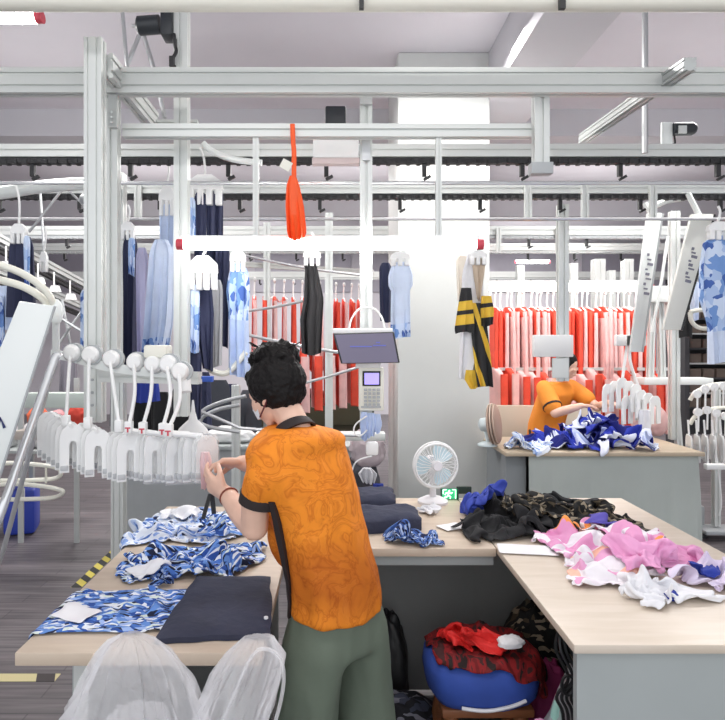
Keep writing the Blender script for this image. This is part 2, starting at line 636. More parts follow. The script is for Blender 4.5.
def sheet(m, corners, z, th=0.008, seed=0, nu=26, nv=22, wav=0.006, jag=0.012, fs=9.0, crown=0.0):
    """a garment or panel laid flat: corners (x,y) a,b,c,d around; soft wrinkles, irregular edge"""
    a, b, c, d = [V((p[0], p[1], 0)) for p in corners]
    S = seed * 3.7
    T, B = [], []
    for i in range(nv + 1):
        v = i / nv
        rt, rb = [], []
        for j in range(nu + 1):
            u = j / nu
            p = a.lerp(b, u).lerp(d.lerp(c, u), v)
            ed = min(u, 1 - u, v, 1 - v)
            if ed < 1e-6 or True:
                k = max(0, 1 - ed * 6)
                p = p + V((noise.noise(V((p.x * 14 + S, p.y * 14, 1))), noise.noise(V((p.x * 14, p.y * 14 + S, 7))), 0)) * jag * k
            w = ridge((p.x * fs + S, p.y * fs, S)) ** 2 * 0.7 + ridge((p.x * fs * 2.2 + S, p.y * fs * 1.8, S + 3)) ** 2 * 0.3
            hh = wav * w * min(1, ed * 9 + 0.15) + crown * min(1, ed * 5) ** 0.6
            rt.append(m.bm.verts.new((p.x, p.y, z + th + hh)))
            rb.append(m.bm.verts.new((p.x, p.y, z)) if ed < 1e-6 else None)
        T.append(rt); B.append(rb)
    for i in range(nv):
        for j in range(nu):
            m.f([T[i][j], T[i][j + 1], T[i + 1][j + 1], T[i + 1][j]])
    loop = [(0, j) for j in range(nu + 1)] + [(i, nu) for i in range(1, nv + 1)] + [(nv, j) for j in range(nu - 1, -1, -1)] + [(i, 0) for i in range(nv - 1, 0, -1)]
    L = len(loop)
    for q in range(L):
        i, j = loop[q]
        i2, j2 = loop[(q + 1) % L]
        m.f([T[i][j], B[i][j], B[i2][j2], T[i2][j2]])
    m.f([B[i][j] for i, j in loop])


# cloth dropped on what lies below --------------------------------------------
def collider(o, on=True):
    if on:
        o.modifiers.new('col', 'COLLISION')
        o.collision.thickness_outer = 0.003
        o.collision.thickness_inner = 0.05
        o.collision.cloth_friction = 25
        o.collision.damping = 0.4
    else:
        for md in [q for q in o.modifiers if q.type == 'COLLISION']:
            o.modifiers.remove(md)


DROPPED = []


def drop(name, label, cat, xy, z, rx, ry, rot, mt, seed, group=None, squeeze=0.60, res=0.0155, frames=38, tee=False, cut=True, wav=0.16, keep=True, th=0.0035, stiff=0.06):
    """a garment let fall in folds: a flat cut of cloth, gathered, simulated onto the surfaces below and kept as a mesh"""
    sx, sy = 2 * rx / (squeeze + 0.06), 2 * ry / (squeeze + 0.06)
    nx, ny = max(8, int(sx / res)), max(8, int(sy / res))
    S = seed * 5.3
    Mz = Matrix.Rotation(rot, 3, 'Z')
    bm = bmesh.new()
    uvl = bm.loops.layers.uv.new('flat')
    P, U = {}, {}
    for i in range(ny + 1):
        for j in range(nx + 1):
            u, v = j / nx - .5, i / ny - .5
            if tee and v < 0.12 and abs(u) > 0.33:
                continue
            if cut and u * u + v * v > 0.42:
                continue
            x, y = u * sx, v * sy
            w = noise.noise(V((x * 7 + S, y * 7, S)))
            w2 = noise.noise(V((x * 16, y * 16 + S, S + 3)))
            h = wav * w * (1 - squeeze) * 2 + 0.05 * w2 * (1 - squeeze) * 2.5
            k = 0.06 * (1 - squeeze)
            p = Mz @ V((x * squeeze + k * noise.noise(V((x * 9, y * 9, S + 8))), y * squeeze + k * noise.noise(V((x * 9, y * 9, S + 18))), 0))
            P[i, j] = (xy[0] + p.x, xy[1] + p.y, h)
            U[i, j] = (x + seed, y + seed * .7)
    lo = min(p[2] for p in P.values())
    vt = {k: bm.verts.new((p[0], p[1], p[2] - lo + z + 0.012)) for k, p in P.items()}
    for i in range(ny):
        for j in range(nx):
            q = [(i, j), (i, j + 1), (i + 1, j + 1), (i + 1, j)]
            if all(k in vt for k in q):
                fc = bm.faces.new([vt[k] for k in q])
                for lp, k in zip(fc.loops, q):
                    lp[uvl].uv = U[k]
    for vtx in [q for q in bm.verts if not q.link_faces]:
        bm.verts.remove(vtx)
    me = bpy.data.meshes.new(name)
    bm.to_mesh(me)
    bm.free()
    o = bpy.data.objects.new(name, me)
    col.objects.link(o)
    md = o.modifiers.new('c', 'CLOTH')
    st = md.settings
    st.quality = 4; st.mass = 0.25; st.air_damping = 2
    st.tension_stiffness = st.compression_stiffness = 12
    st.shear_stiffness = 4; st.bending_stiffness = stiff
    cs = md.collision_settings
    cs.collision_quality = 2; cs.distance_min = 0.004; cs.friction = 25
    cs.use_self_collision = True; cs.self_distance_min = 0.004; cs.self_friction = 8
    md.point_cache.frame_start = 1
    md.point_cache.frame_end = frames
    for fr_ in range(1, frames + 1):
        scene.frame_set(fr_)
    dg = bpy.context.evaluated_depsgraph_get()
    me2 = bpy.data.meshes.new_from_object(o.evaluated_get(dg))
    o.modifiers.clear()
    scene.frame_set(1)
    bpy.data.objects.remove(o)
    bpy.data.meshes.remove(me)
    me2.materials.clear()
    o = obm(name, me2, mt, ang=0)
    for p in o.data.polygons:
        p.use_smooth = True
    if keep:
        collider(o)
        DROPPED.append(o)
    o['cloth_th'] = th
    return tag(o, label, cat, group)


def finish_cloth():
    for o in DROPPED:
        collider(o, False)
        so = o.modifiers.new('thickness', 'SOLIDIFY'); so.thickness = o['cloth_th']; so.offset = 0
        sb = o.modifiers.new('soft', 'SUBSURF'); sb.levels = sb.render_levels = 1
        del o['cloth_th']
    DROPPED.clear()
# ------------------------------------------------------------------ camera, light, setting
cam_d = bpy.data.cameras.new('camera')
cam = bpy.data.objects.new('camera', cam_d)
col.objects.link(cam)
cam.location = (0, 0, EYE)
cam.rotation_euler = (R(90), 0, 0)
cam_d.sensor_width = 36
cam_d.lens = 36 * F / 725
cam_d.shift_x = (362.5 - CX) / 725
cam_d.shift_y = -(360 - CY) / 725
cam_d.clip_start = 0.05
scene.camera = cam
scene.view_settings.view_transform = 'Standard'
scene.view_settings.look = 'None'
scene.view_settings.gamma = 1
scene.view_settings.exposure = 0.27

w = bpy.data.worlds.new('world')
scene.world = w
w.use_nodes = True
bg = w.node_tree.nodes['Background']
bg.inputs[0].default_value = (0.93, 0.96, 1.0, 1)
bg.inputs[1].default_value = 1.3


def lamp(loc, sx, sy, p, c=(1, 0.98, 0.96), rot=(0, 0, 0)):
    d = bpy.data.lights.new('hall_area_light', 'AREA')
    d.shape = 'RECTANGLE'
    d.size, d.size_y, d.energy, d.color = sx, sy, p, c
    o = bpy.data.objects.new('hall_area_light', d)
    o.location = loc
    o.rotation_euler = rot
    col.objects.link(o)
    return o


lamp((-0.7, 1.0, 3.6), 1.4, 0.3, 14)
lamp((0.9, 1.2, 3.6), 1.4, 0.3, 14)
lamp((-2.4, 4.6, 3.7), 1.4, 0.3, 80)
lamp((1.0, 4.2, 3.7), 1.4, 0.3, 55)
lamp((3.2, 4.4, 3.7), 1.4, 0.3, 80)
lamp((-2.5, 8.0, 3.6), 1.6, 0.4, 70)
lamp((0.4, 7.6, 3.6), 1.6, 0.4, 80)
lamp((3.6, 7.8, 3.6), 1.6, 0.4, 80)
lamp((-1.5, 11.3, 3.6), 2.5, 0.5, 90)
lamp((3.6, 11.3, 3.6), 2.5, 0.5, 110)
# added unseen uplights that brighten the ceiling; no tubes hang here
for x_, y_, p_ in ((-2.5, 5.0, 5), (1.0, 5.0, 4), (3.6, 5.0, 4), (-2.5, 8.2, 9), (0.4, 8.2, 9), (3.8, 8.2, 9), (-1.5, 11.6, 12), (3.8, 11.6, 12)):
    lamp((x_, y_, 2.95), 1.6, 0.4, p_, rot=(PI, 0, 0))

# floor: grey-brown boards running across the aisle
m_, nt, b = _nodes('floor boards')
tc = nt.nodes.new('ShaderNodeTexCoord')
mp = nt.nodes.new('ShaderNodeMapping')
nt.links.new(tc.outputs['Object'], mp.inputs['Vector'])
br = nt.nodes.new('ShaderNodeTexBrick')
br.inputs['Scale'].default_value = 1.0
br.inputs['Brick Width'].default_value = 1.2
br.inputs['Row Height'].default_value = 0.11
br.inputs['Mortar Size'].default_value = 0.004
br.inputs['Color1'].default_value = (0.155, 0.139, 0.145, 1)
br.inputs['Color2'].default_value = (0.128, 0.116, 0.121, 1)
br.inputs['Mortar'].default_value = (0.09, 0.08, 0.085, 1)
nt.links.new(mp.outputs['Vector'], br.inputs['Vector'])
mp2 = nt.nodes.new('ShaderNodeMapping'); mp2.inputs['Scale'].default_value = (1.2, 26, 1)
nt.links.new(tc.outputs['Object'], mp2.inputs['Vector'])
nz = nt.nodes.new('ShaderNodeTexNoise'); nz.inputs['Scale'].default_value = 1.6; nz.inputs['Detail'].default_value = 5
nt.links.new(mp2.outputs['Vector'], nz.inputs['Vector'])
rp = nt.nodes.new('ShaderNodeValToRGB')
rp.color_ramp.elements[0].position = 0.35; rp.color_ramp.elements[0].color = (0.62, 0.62, 0.64, 1)
rp.color_ramp.elements[1].position = 0.68; rp.color_ramp.elements[1].color = (1.3, 1.27, 1.26, 1)
nt.links.new(nz.outputs['Fac'], rp.inputs['Fac'])
mx = nt.nodes.new('ShaderNodeMix'); mx.data_type = 'RGBA'; mx.blend_type = 'MULTIPLY'
mx.inputs[0].default_value = 1.0
nt.links.new(br.outputs['Color'], mx.inputs[6]); nt.links.new(rp.outputs['Color'], mx.inputs[7])
nt.links.new(mx.outputs[2], b.inputs['Base Color'])
b.inputs['Roughness'].default_value = 0.42
FLOORM = m_

CEILM = mat('ceiling paint', (0.66, 0.635, 0.68), 0.9, var=0.03, vscale=1.5)
BEAMM = mat('beam paint', (0.56, 0.55, 0.58), 0.9)
WALLM = mat('wall paint', (0.62, 0.60, 0.64), 0.9)
COLM = mat('column paint', (0.70, 0.715, 0.69), 0.7, var=0.02, vscale=3)
BANDM = mat('shaded wall band', (0.40, 0.385, 0.44), 0.5, var=0.15, vscale=1.2)  # shade on the upper far wall, put into the colour of these panels
DARKM = mat('olive cabinet paint', (0.075, 0.075, 0.045), 0.6)

XL, XR, YF, YB, ZC = -7.0, 8.0, -1.6, 13.5, 4.0
m = MB(); m.box((XL, YF, -0.1), (XR, YB, 0)); struct('floor', m, FLOORM, 'grey brown board floor of the sewing hall')
m = MB(); m.box((XL, YF, ZC), (XR, YB, ZC + 0.1)); struct('ceiling', m, CEILM, 'pale lavender grey painted ceiling')
m = MB(); m.box((XL, YB, 0), (XR, YB + 0.1, ZC)); struct('wall_back', m, WALLM, 'pale wall at the far end of the hall')
m = MB(); m.box((XL - 0.1, YF, 0), (XL, YB, ZC)); struct('wall_left', m, WALLM, 'pale side wall beyond the aisle')
m = MB(); m.box((XR, YF, 0), (XR + 0.1, YB, ZC)); struct('wall_right', m, WALLM, 'pale side wall beyond the far racks')
m = MB()
for x in range(6):
    m.box((XL + 0.3 + x * 2.45, YB - 0.05, 2.75), (XL + 2.45 + x * 2.45, YB - 0.001, 3.85))
struct('wall_shade_1', m, BANDM, 'dark band standing for shade on the upper far wall')
m = MB(); m.box((0.525, 5.0, 0), (1.29, 5.9, ZC), 0.012); struct('trim_1', m, COLM, 'thick white square column behind the middle table')
m = MB(); m.box((1.28, YF, 3.6), (1.76, YB, ZC), 0.01); struct('trim_2', m, BEAMM, 'ceiling beam running away from the viewer')
m = MB(); m.box((XL, 6.2, 3.72), (XR, 6.5, ZC)); struct('trim_3', m, BEAMM, 'shallow cross beam under the ceiling')
m = MB(); m.box((XL, 9.6, 3.62), (XR, 10.0, ZC)); struct('trim_4', m, BEAMM, 'deep cross beam further back under the ceiling')

# floor tapes
TAPE = stripe_mat('hazard tape', [(0, (0.62, 0.52, 0.10)), (0.5, (0.03, 0.03, 0.03))], (1.0, 1.0, 0), 7.0)
TAPE2 = stripe_mat('worn hazard tape', [(0, (0.62, 0.55, 0.30)), (0.72, (0.06, 0.05, 0.05))], (1.0, 0.4, 0), 3.2)
m = MB(); m.box((-1.70, 3.86, 0.0), (-1.63, 4.8, 0.002))
tag(ob('floor_tape', m, TAPE), 'yellow and black hazard tape on the floor beside the cutting table', 'tape')
m = MB(); m.box((-3.2, 2.78, 0.0), (-1.3, 2.845, 0.002))
tag(ob('floor_tape', m, TAPE2), 'worn pale yellow tape crossing the floor in front of the table legs', 'tape')

# ------------------------------------------------------------------ overhead gantry of slotted aluminium
G = thing('gantry_frame', 'slotted aluminium gantry over the front workstation with two long beams and hanging posts', 'frame', (0, 2.8, 2.7))
m = MB(); m.profile((-2.6, 2.8, 2.785), (2.6, 2.8, 2.785), 0.06, 0.116, 1, 2); ob('beam_rail', m, ALU, G)
m = MB(); m.profile((-1.02, 2.9, 2.591), (0.945, 2.9, 2.591), 0.05, 0.062); ob('beam_rail', m, ALU, G)
m = MB(); m.profile((-1.047, 2.62, 1.225), (-1.047, 2.62, 2.892), 0.076, 0.06, 2, 1, up=(0, 1, 0)); ob('hanging_post', m, ALU, G)
m = MB()
for k in range(5):
    m.tube([(-1.047, 2.584, 1.30 + k * 0.055), (-1.047, 2.590, 1.30 + k * 0.055)], 0.006, 8)
ob('bolt', m, GREYP, G)
m = MB(); m.profile((-1.01, 2.66, 2.80), (-1.01, 3.36, 2.80), 0.05, 0.11, 1, 2); ob('side_rail', m, ALU, G)
m = MB(); m.profile((-1.03, 3.33, 2.785), (-0.76, 3.33, 2.785), 0.04, 0.04); ob('cross_rail', m, ALU, G)
m = MB(); m.profile(W(113, 95, 2.87), W(113, 352, 2.87), 0.058, 0.05, 1, 1, up=(0, 1, 0)); ob('hanging_post', m, ALU, G)
m = MB(); m.profile(W(540.5, 92, 2.85), W(540.5, 166, 2.85), 0.07, 0.05, 1, 1, up=(0, 1, 0)); ob('end_post', m, ALU, G)
m = MB(); m.box(W(532, 173, 2.82), W(549, 165.5, 2.88), 0.002); ob('end_cap', m, GREYP, G)
m = MB(); m.profile(W(366, 88, 3.0), W(366, 430, 3.0), 0.06, 0.05, 1, 1, up=(0, 1, 0)); ob('hanging_post', m, ALU, G)
m = MB(); m.profile(W(182, 10, 3.06), W(182, 416, 3.06), 0.07, 0.06, 1, 1, up=(0, 1, 0)); ob('hanging_post', m, ALU, G)
for px, s in ((256, 6), (438.5, 7)):
    m = MB(); m.profile(W(px, 137, 2.9), W(px, 236, 2.9), 0.028, 0.028, 1, 1, up=(0, 1, 0)); ob('drop_rod', m, ALU, G)
m = MB(); m.box(W(360, 104, 2.955), W(372, 96, 2.975)); ob('corner_bracket', m, STEEL, G)
m = MB(); m.box(W(362, 160, 2.96), W(370, 141, 2.975)); ob('corner_bracket', m, STEEL, G)
m = MB()
for y in (112, 117, 122):
    m.tube([W(111.5, y, 2.75), W(111.5, y, 2.77)], 0.006, 8)
m.box(W(108, 127, 2.771), W(119, 97, 2.80)); ob('corner_bracket', m, ALU_D, G)

# front post on the floor behind the cutting table
m = MB(); m.profile((-1.44, 4.0, 0.0), (-1.44, 4.0, 2.7), 0.08, 0.08, 2, 1, up=(0, 1, 0))
o = ob('aluminium_post', m, ALU); tag(o, 'floor standing aluminium post behind the cutting table beside the hazard tape', 'post')

# top pipe near the camera
T = thing('overhead_conduit_rail', 'smooth cream overhead rail crossing the very top of the view', 'rail', (0, 2.4, 2.9))
m = MB(); m.tube([(-2.3, 2.42, 2.949), (2.3, 2.42, 2.949)], 0.042, 14); ob('tube_rail', m, CREAM, T)
for px in (361.5, 562):
    m = MB(); m.box(W(px - 2.2, 8, 2.36), W(px + 2.2, -6, 2.378)); ob('clip', m, BLACK, T)


# tube lamps
def tube_lamp(name, a, b, r, label, em=TUBE, caps=(1, 1), hang=None):
    a, b = V(a), V(b)
    t = thing(name, label, 'lamp', tuple((a + b) / 2))
    d = (b - a).normalized()
    m = MB(); m.tube([a + d * 0.035, b - d * 0.035], r, 14); ob('tube', m, em, t)
    for k, (p, q) in enumerate(((a, a + d * 0.034), (b, b - d * 0.034))):
        m = MB(); m.tube([p, q], r * 0.96, 14); ob('end_cap', m, REDCAP, t)
    m = MB(); m.box((min(a.x, b.x) + 0.02, a.y - r * 0.7, a.z + r * 0.9), (max(a.x, b.x) - 0.02, a.y + r * 0.7, a.z + r * 1.5)); ob('housing', m, WHITE, t)
    return t


tube_lamp('hanging_tube_lamp', W(177, 244.5, 2.9), W(483, 244.5, 2.9), 0.027, 'long bright tube lamp with red ends hung below the gantry')
tube_lamp('hanging_tube_lamp', W(-90, 17.5, 3.0), W(43, 17.5, 3.0), 0.03, 'bright tube lamp with a red end under the ceiling corner', hang=1)
tube_lamp('hanging_tube_lamp', (1.48, 5.9, 2.13), (3.12, 5.9, 2.13), 0.042, 'tube lamp above the packed coral garments at the far rack', FARTUBE)
tube_lamp('hanging_tube_lamp', W(500, 232, 7.5), W(582, 232, 7.5), 0.03, 'thin far tube lamp under the rear rails beside the column', FARTUBE)
tube_lamp('hanging_tube_lamp', W(585, 233, 7.0), W(650, 233, 7.0), 0.03, 'thin far tube lamp under the rear rails beside the slanted chute', FARTUBE)
tube_lamp('hanging_tube_lamp', W(515, 262, 11.5), W(550, 262, 11.5), 0.03, 'small distant tube lamp low over the far end', FARTUBE)

# motor over the white post
t = thing('drive_motor', 'black drive motor with cable mounted beside the top of the white post', 'motor', tuple(W(158, 25, 3.05)))
m = MB(); m.tube([W(137, 26, 3.05), W(139, 26, 3.05), W(160, 24.5, 3.05)], [0.032, 0.046, 0.046], 16); ob('body', m, MOTOR, t)
m = MB(); m.box(W(160, 34, 3.0), W(177, 13, 3.1), 0.006); ob('gearbox', m, MOTOR, t)
m = MB(); m.tube([W(132, 26, 3.05), W(138, 26, 3.05)], 0.008, 8); ob('shaft', m, STEEL, t)
m = MB(); m.tube(smooth_path([W(174, 34, 3.01), W(175, 45, 3.0), W(176, 52, 3.0), W(171, 62, 3.0), W(175, 67, 3.0)]), 0.009, 7); ob('cable', m, BLACK, t)
m = MB(); m.box(W(169, 66, 2.985), W(175, 58, 3.01)); ob('plug', m, BLACK, t)
m = MB(); m.box(W(174, 48, 2.985), W(177, 40, 3.01)); ob('plug', m, BLACK, t)
for i, (lab, pts) in enumerate((
        ('straight thin steel strut left of the black drive motor', [(122, 5), (127, 68)]),
        ('slanted steel strut running down from under the black drive motor', [(143, 26), (126, 68)]),
        ('long slanted steel strut passing behind the upper gantry beam', [(142, 30), (153, 66), (165, 118)]))):
    m = MB(); pp = [W(p[0], p[1], 3.22 + i * 0.03) for p in pts]
    m.tube(pp, 0.013 if i else 0.011, 4, flat=0.6)
    tag(ob('steel_strut_rail', m, STEEL, ang=30), lab.replace('left of', 'beside'), 'strut')

# diagonal extrusion, rod, small motor at the right
m = MB(); m.profile(W(690, 64, 2.6), W(583, 139, 3.72), 0.056, 0.056, 2, 2)
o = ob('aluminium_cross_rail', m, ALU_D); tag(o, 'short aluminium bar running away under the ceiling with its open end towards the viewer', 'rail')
m = MB(); m.tube([W(645, 153, 3.4), (W(645, 0, 3.4).x, 3.4, ZC)], 0.017, 8)
tag(ob('ceiling_hanger_rod', m, STEEL), 'thin steel rod dropping from the ceiling behind the slanting bar', 'rod')
t = thing('rail_motor', 'small black motor on a white bracket mounted above the conveyor rail', 'motor', tuple(W(680, 147, 3.6)))
m = MB(); m.tube([W(672, 129.5, 3.6), W(692, 129, 3.6), W(695, 129, 3.6)], [0.038, 0.038, 0.028], 14); ob('body', m, MOTOR, t)
m = MB(); m.box(W(662, 144.5, 3.59), W(671, 123, 3.61), 0.004); ob('bracket', m, PANELW, t)
m = MB(); m.box(W(679, 133, 3.555), W(686, 126, 3.565)); ob('type_plate', m, ALU, t)
m = MB(); m.tube(smooth_path([W(674, 134, 3.6), W(675, 143, 3.6), W(672, 144, 3.6)]), 0.006, 6); ob('cable', m, BLACK, t)

t = thing('drive_box_rail_mount', 'white control box with a dark motor on top mounted on the conveyor rail', 'control box', tuple(W(335, 163, 3.35)))
m = MB(); m.box(W(313, 161, 3.28), W(358, 138, 3.38), 0.008); ob('housing', m, WHITE, t)
m = MB(); m.box(W(312, 163.5, 3.275), W(359, 160.5, 3.33), 0.003); ob('lower_edge', m, mat('pinkish plastic', (0.66, 0.55, 0.54), 0.5), t)
m = MB(); m.box(W(325, 138, 3.30), W(346, 109.5, 3.36), 0.012); ob('motor', m, MOTOR, t)
m = MB(); m.box(W(349, 153, 3.35), W(362, 148, 3.40)); ob('socket', m, GREYP, t)


# ------------------------------------------------------------------ conveyor lines
def conveyor(label, Y, z, xa, xb, h=0.062, hook0=0.0, pitch=0.587, sz=1.0, drops=None, tube=None, cm=None):
    t = thing('conveyor_rail', label, 'conveyor rail', ((xa + xb) / 2, Y, z))
    m = MB(); m.profile((xa, Y, z), (xb, Y, z), 0.06, h); ob('rail_profile', m, ALU, t)
    m = MB(); m.box((xa, Y - 0.022, z - h / 2 - 0.036), (xb, Y + 0.022, z - h / 2 - 0.004))
    n = int((xb - xa) / 0.06)
    for i in range(n):
        x = xa + (i + 0.5) * (xb - xa) / n
        m.box((x - 0.012, Y - 0.03, z - h / 2 - 0.040), (x + 0.012, Y + 0.03, z - h / 2 - 0.014))
    ob('chain', m, cm or CHAIN, t)
    x = hook0
    while x < xb - 0.05:
        if x > xa + 0.05:
            m = MB()
            zt = z - h / 2 - 0.038
            m.box((x - 0.013 * sz, Y - 0.012, zt - 0.075), (x + 0.013 * sz, Y + 0.012, zt))
            m.obox((x + 0.018, Y, zt - 0.082), (0.045, 0.02, 0.016), Matrix.Rotation(-0.5, 3, 'Y'))
            ob('pusher', m, BLACK, t)
        x += pitch
    for d in (drops or []):
        m = MB(); m.profile((d, Y - 0.05, z - 0.22), (d, Y - 0.05, z + 0.02), 0.05, 0.03, 1, 1, up=(0, 1, 0)); ob('drop_bracket', m, ALU, t)
    if tube:
        m = MB(); m.tube([(xa, Y - 0.12, tube), (xb, Y - 0.12, tube)], 0.012, 8); ob('guide_tube', m, CHROME, t)
        for d in (drops or []):
            pass
    return t


conveyor('nearest overhead conveyor rail with black chain crossing just behind the gantry', 3.6, 2.72, -2.6, 2.7, 0.075, W(522, 0, 3.6).x - 5 * 0.587, tube=W(0, 183, 3.48).z)
conveyor('second overhead conveyor rail with black chain behind the nearest one', 4.4, 2.70, -3.2, 3.2, 0.07, W(560, 0, 4.4).x - 7 * 0.587,
         drops=[W(p, 0, 4.35).x for p in (138, 528, 585, 653)], tube=W(0, 219, 4.28).z)
conveyor('third overhead conveyor rail further back beyond the white column', 6.1, 2.72, -4.2, 4.4, 0.09, -3.9, cm=GREYP, drops=[W(p, 0, 6).x for p in (500, 560)])
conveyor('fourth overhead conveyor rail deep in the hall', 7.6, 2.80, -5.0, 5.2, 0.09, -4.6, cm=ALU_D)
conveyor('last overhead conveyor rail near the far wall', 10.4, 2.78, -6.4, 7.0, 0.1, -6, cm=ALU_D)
for i, (px, y0, y1, Y, r, lab) in enumerate((
        (267, 205, 352, 5.6, 0.03, 'white post of the rear rack behind the bun haired worker'),
        (329, 205, 425, 5.2, 0.034, 'white post of the rear rack just beside the tablet'),
        (520, 235, 300, 8.6, 0.05, 'distant grey post above the coral garments nearest the column'),
        (573, 236, 300, 8.4, 0.05, 'distant grey post beside the hanging white post'),
        (598, 234, 300, 8.0, 0.07, 'distant white double post above the coral garments'),
        (611, 236, 300, 9.2, 0.05, 'distant grey post between the two white ones'),
        (627, 234, 300, 8.0, 0.06, 'distant white post beside the slanted chute'))):
    m = MB(); X = W(px, 0, Y).x
    m.profile((X, Y, 0.0), (X, Y, 2.7), r * 2, r * 2, 1, 1, up=(0, 1, 0))
    tag(ob('rack_post', m, ALU), lab, 'post', 'rear rack posts' if i > 1 else None)

m = MB(); m.profile(W(562.5, 205, 4.45), W(562.5, 381, 4.45), 0.075, 0.06, 1, 1, up=(0, 1, 0))
t = thing('hanging_station_post', 'white aluminium post hanging over the rear table with a white box on it', 'post', tuple(W(562, 381, 4.45)))
o = ob('post', m, ALU, t)
m = MB(); m.box(W(534, 357, 4.36), W(571, 335, 4.41), 0.006); ob('screen_box', m, WHITE, t)
m = MB(); m.box(W(553, 378, 4.38), W(567, 358, 4.41), 0.005); ob('keypad', m, PANELW, t)
m = MB(); X = W(674, 0, 4.95).x; m.profile((X, 4.95, 0.781), (X, 4.95, 2.66), 0.07, 0.06, 1, 1, up=(0, 1, 0))
tag(ob('aluminium_post', m, ALU), 'tall aluminium post standing on the back corner of the rear table', 'post')

# pipes upper left
m = MB(); m.tube(smooth_path([W(-40, 196, 3.9), W(0, 193, 3.9), (W(40, 187, 3.9)), W(88, 184, 3.9), W(118, 190, 3.9)]), 0.042, 12)
tag(ob('round_duct_rail', m, PANELW), 'fat white pipe below the conveyor beside the front post', 'pipe')
m = MB(); m.tube(smooth_path([W(203, 143, 3.45), W(212, 151, 3.45), W(232, 159, 3.45), W(262, 163, 3.45)]), 0.018, 10)
tag(ob('bent_guide_rail', m, PANELW), 'bent white guide tube curving under the second gantry beam', 'rail')
for k_, (a, b, lab) in enumerate((((29, 232), (62, 190), 'thin steel brace slanting up to the fat white pipe'),
                  ((40, 188), (45, 270), 'thin upright steel rod crossing the slanting brace'),
                  ((68, 190), (86, 207), 'short steel brace beside the front post'))):
    m = MB(); m.tube([W(*a, 4.1 + .03 * k_), W(*b, 4.1 + .03 * k_)], 0.009, 6)
    tag(ob('steel_brace_rail', m, STEEL), lab, 'brace')
m = MB(); m.tube([W(84, 199, 4.0), W(90, 199, 3.95)], 0.035, 12)
tag(ob('rail_pulley', m, GREYP), 'dark pulley beside the front post under the fat pipe', 'pulley')

# slanted carrier track left
def slanted(label, a, b, wid=0.05):
    t = thing('carrier_rail', label, 'conveyor rail', tuple(V(a).lerp(V(b), 0.5)))
    a, b = V(a), V(b)
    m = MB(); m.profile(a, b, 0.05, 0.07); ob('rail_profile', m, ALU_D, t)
    m = MB(); m.profile(a - V((0, 0, 0.1)), b - V((0, 0, 0.1)), 0.04, 0.05); ob('chain', m, CHAIN, t)
    return t


slanted('dark carrier track sloping down beyond the aisle behind the navy shorts', W(-20, 228, 5.0), W(95, 290, 6.4))
slanted('lower carrier track sloping beyond the aisle under the first one', W(-20, 262, 5.4), W(95, 312, 6.8))
for i in range(6):
    p = W(6 + i * 16, 246 + i * 8.6, 5.15 + i * 0.2)
    t = thing('clip_hanger', ['small white carrier hanging below the sloping dark track', 'small white carrier hanging below the sloping dark track'][0], 'hanger', tuple(p), 'carriers below the sloping track')
    m = MB(); m.tube([p, p - V((0, 0, 0.13))], 0.008, 6); ob('hook', m, WHITE, t)
    m = MB(); q = p - V((0, 0, 0.13)); m.prism([(-0.05, -0.06), (0.05, -0.06), (0.03, 0), (-0.03, 0)], 0.05, q); ob('clamp', m, WHITE, t)
for k_, (a, b, lab) in enumerate((((60, 318), (92, 338), 'upper bar of the dark steel stand behind the front post'), ((58, 345), (90, 300), 'slanting bar of the dark steel stand behind the front post'),
             ((62, 300), (72, 352), 'upright bar of the dark steel stand behind the front post'))):
    m = MB(); m.tube([W(*a, 5.2 + .035 * k_), W(*b, 5.2 + .035 * k_)], 0.012, 6); tag(ob('stand_bar_rail', m, GREYP), lab, 'bar')
# ------------------------------------------------------------------ work tables
def wood(name, c1, c2, sc=(1.2, 9, 1)):
    m, nt, b = _nodes(name)
    tc = nt.nodes.new('ShaderNodeTexCoord')
    mp = nt.nodes.new('ShaderNodeMapping'); mp.inputs['Scale'].default_value = sc
    nt.links.new(tc.outputs['Object'], mp.inputs['Vector'])
    n = nt.nodes.new('ShaderNodeTexNoise'); n.inputs['Scale'].default_value = 3; n.inputs['Detail'].default_value = 6; n.inputs['Distortion'].default_value = 0.6
    nt.links.new(mp.outputs['Vector'], n.inputs['Vector'])
    r = nt.nodes.new('ShaderNodeValToRGB')
    r.color_ramp.elements[0].position = 0.3; r.color_ramp.elements[0].color = (*c1, 1)
    r.color_ramp.elements[1].position = 0.7; r.color_ramp.elements[1].color = (*c2, 1)
    nt.links.new(n.outputs['Fac'], r.inputs['Fac']); nt.links.new(r.outputs['Color'], b.inputs['Base Color'])
    b.inputs['Roughness'].default_value = 0.4
    return m


TOPM = wood('pale maple laminate', (0.55, 0.44, 0.34), (0.64, 0.53, 0.42))
TOPR = wood('pale beech laminate', (0.60, 0.51, 0.41), (0.68, 0.59, 0.50))
TOPB = wood('warm maple laminate', (0.50, 0.40, 0.28), (0.58, 0.48, 0.36))
EDGE = mat('maple edge band', (0.58, 0.45, 0.30), 0.5)
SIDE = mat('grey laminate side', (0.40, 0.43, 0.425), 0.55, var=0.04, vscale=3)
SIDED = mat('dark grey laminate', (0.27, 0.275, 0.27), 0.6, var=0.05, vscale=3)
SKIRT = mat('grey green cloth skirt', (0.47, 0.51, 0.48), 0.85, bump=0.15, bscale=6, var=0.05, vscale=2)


def table(name, label, x0, x1, y0, y1, z, th, topm):
    t = thing(name, label, 'table', ((x0 + x1) / 2, (y0 + y1) / 2, 0))
    m = MB(); m.box((x0, y0, z - th), (x1, y1, z), 0.003); ob('tabletop', m, topm, t)
    return t


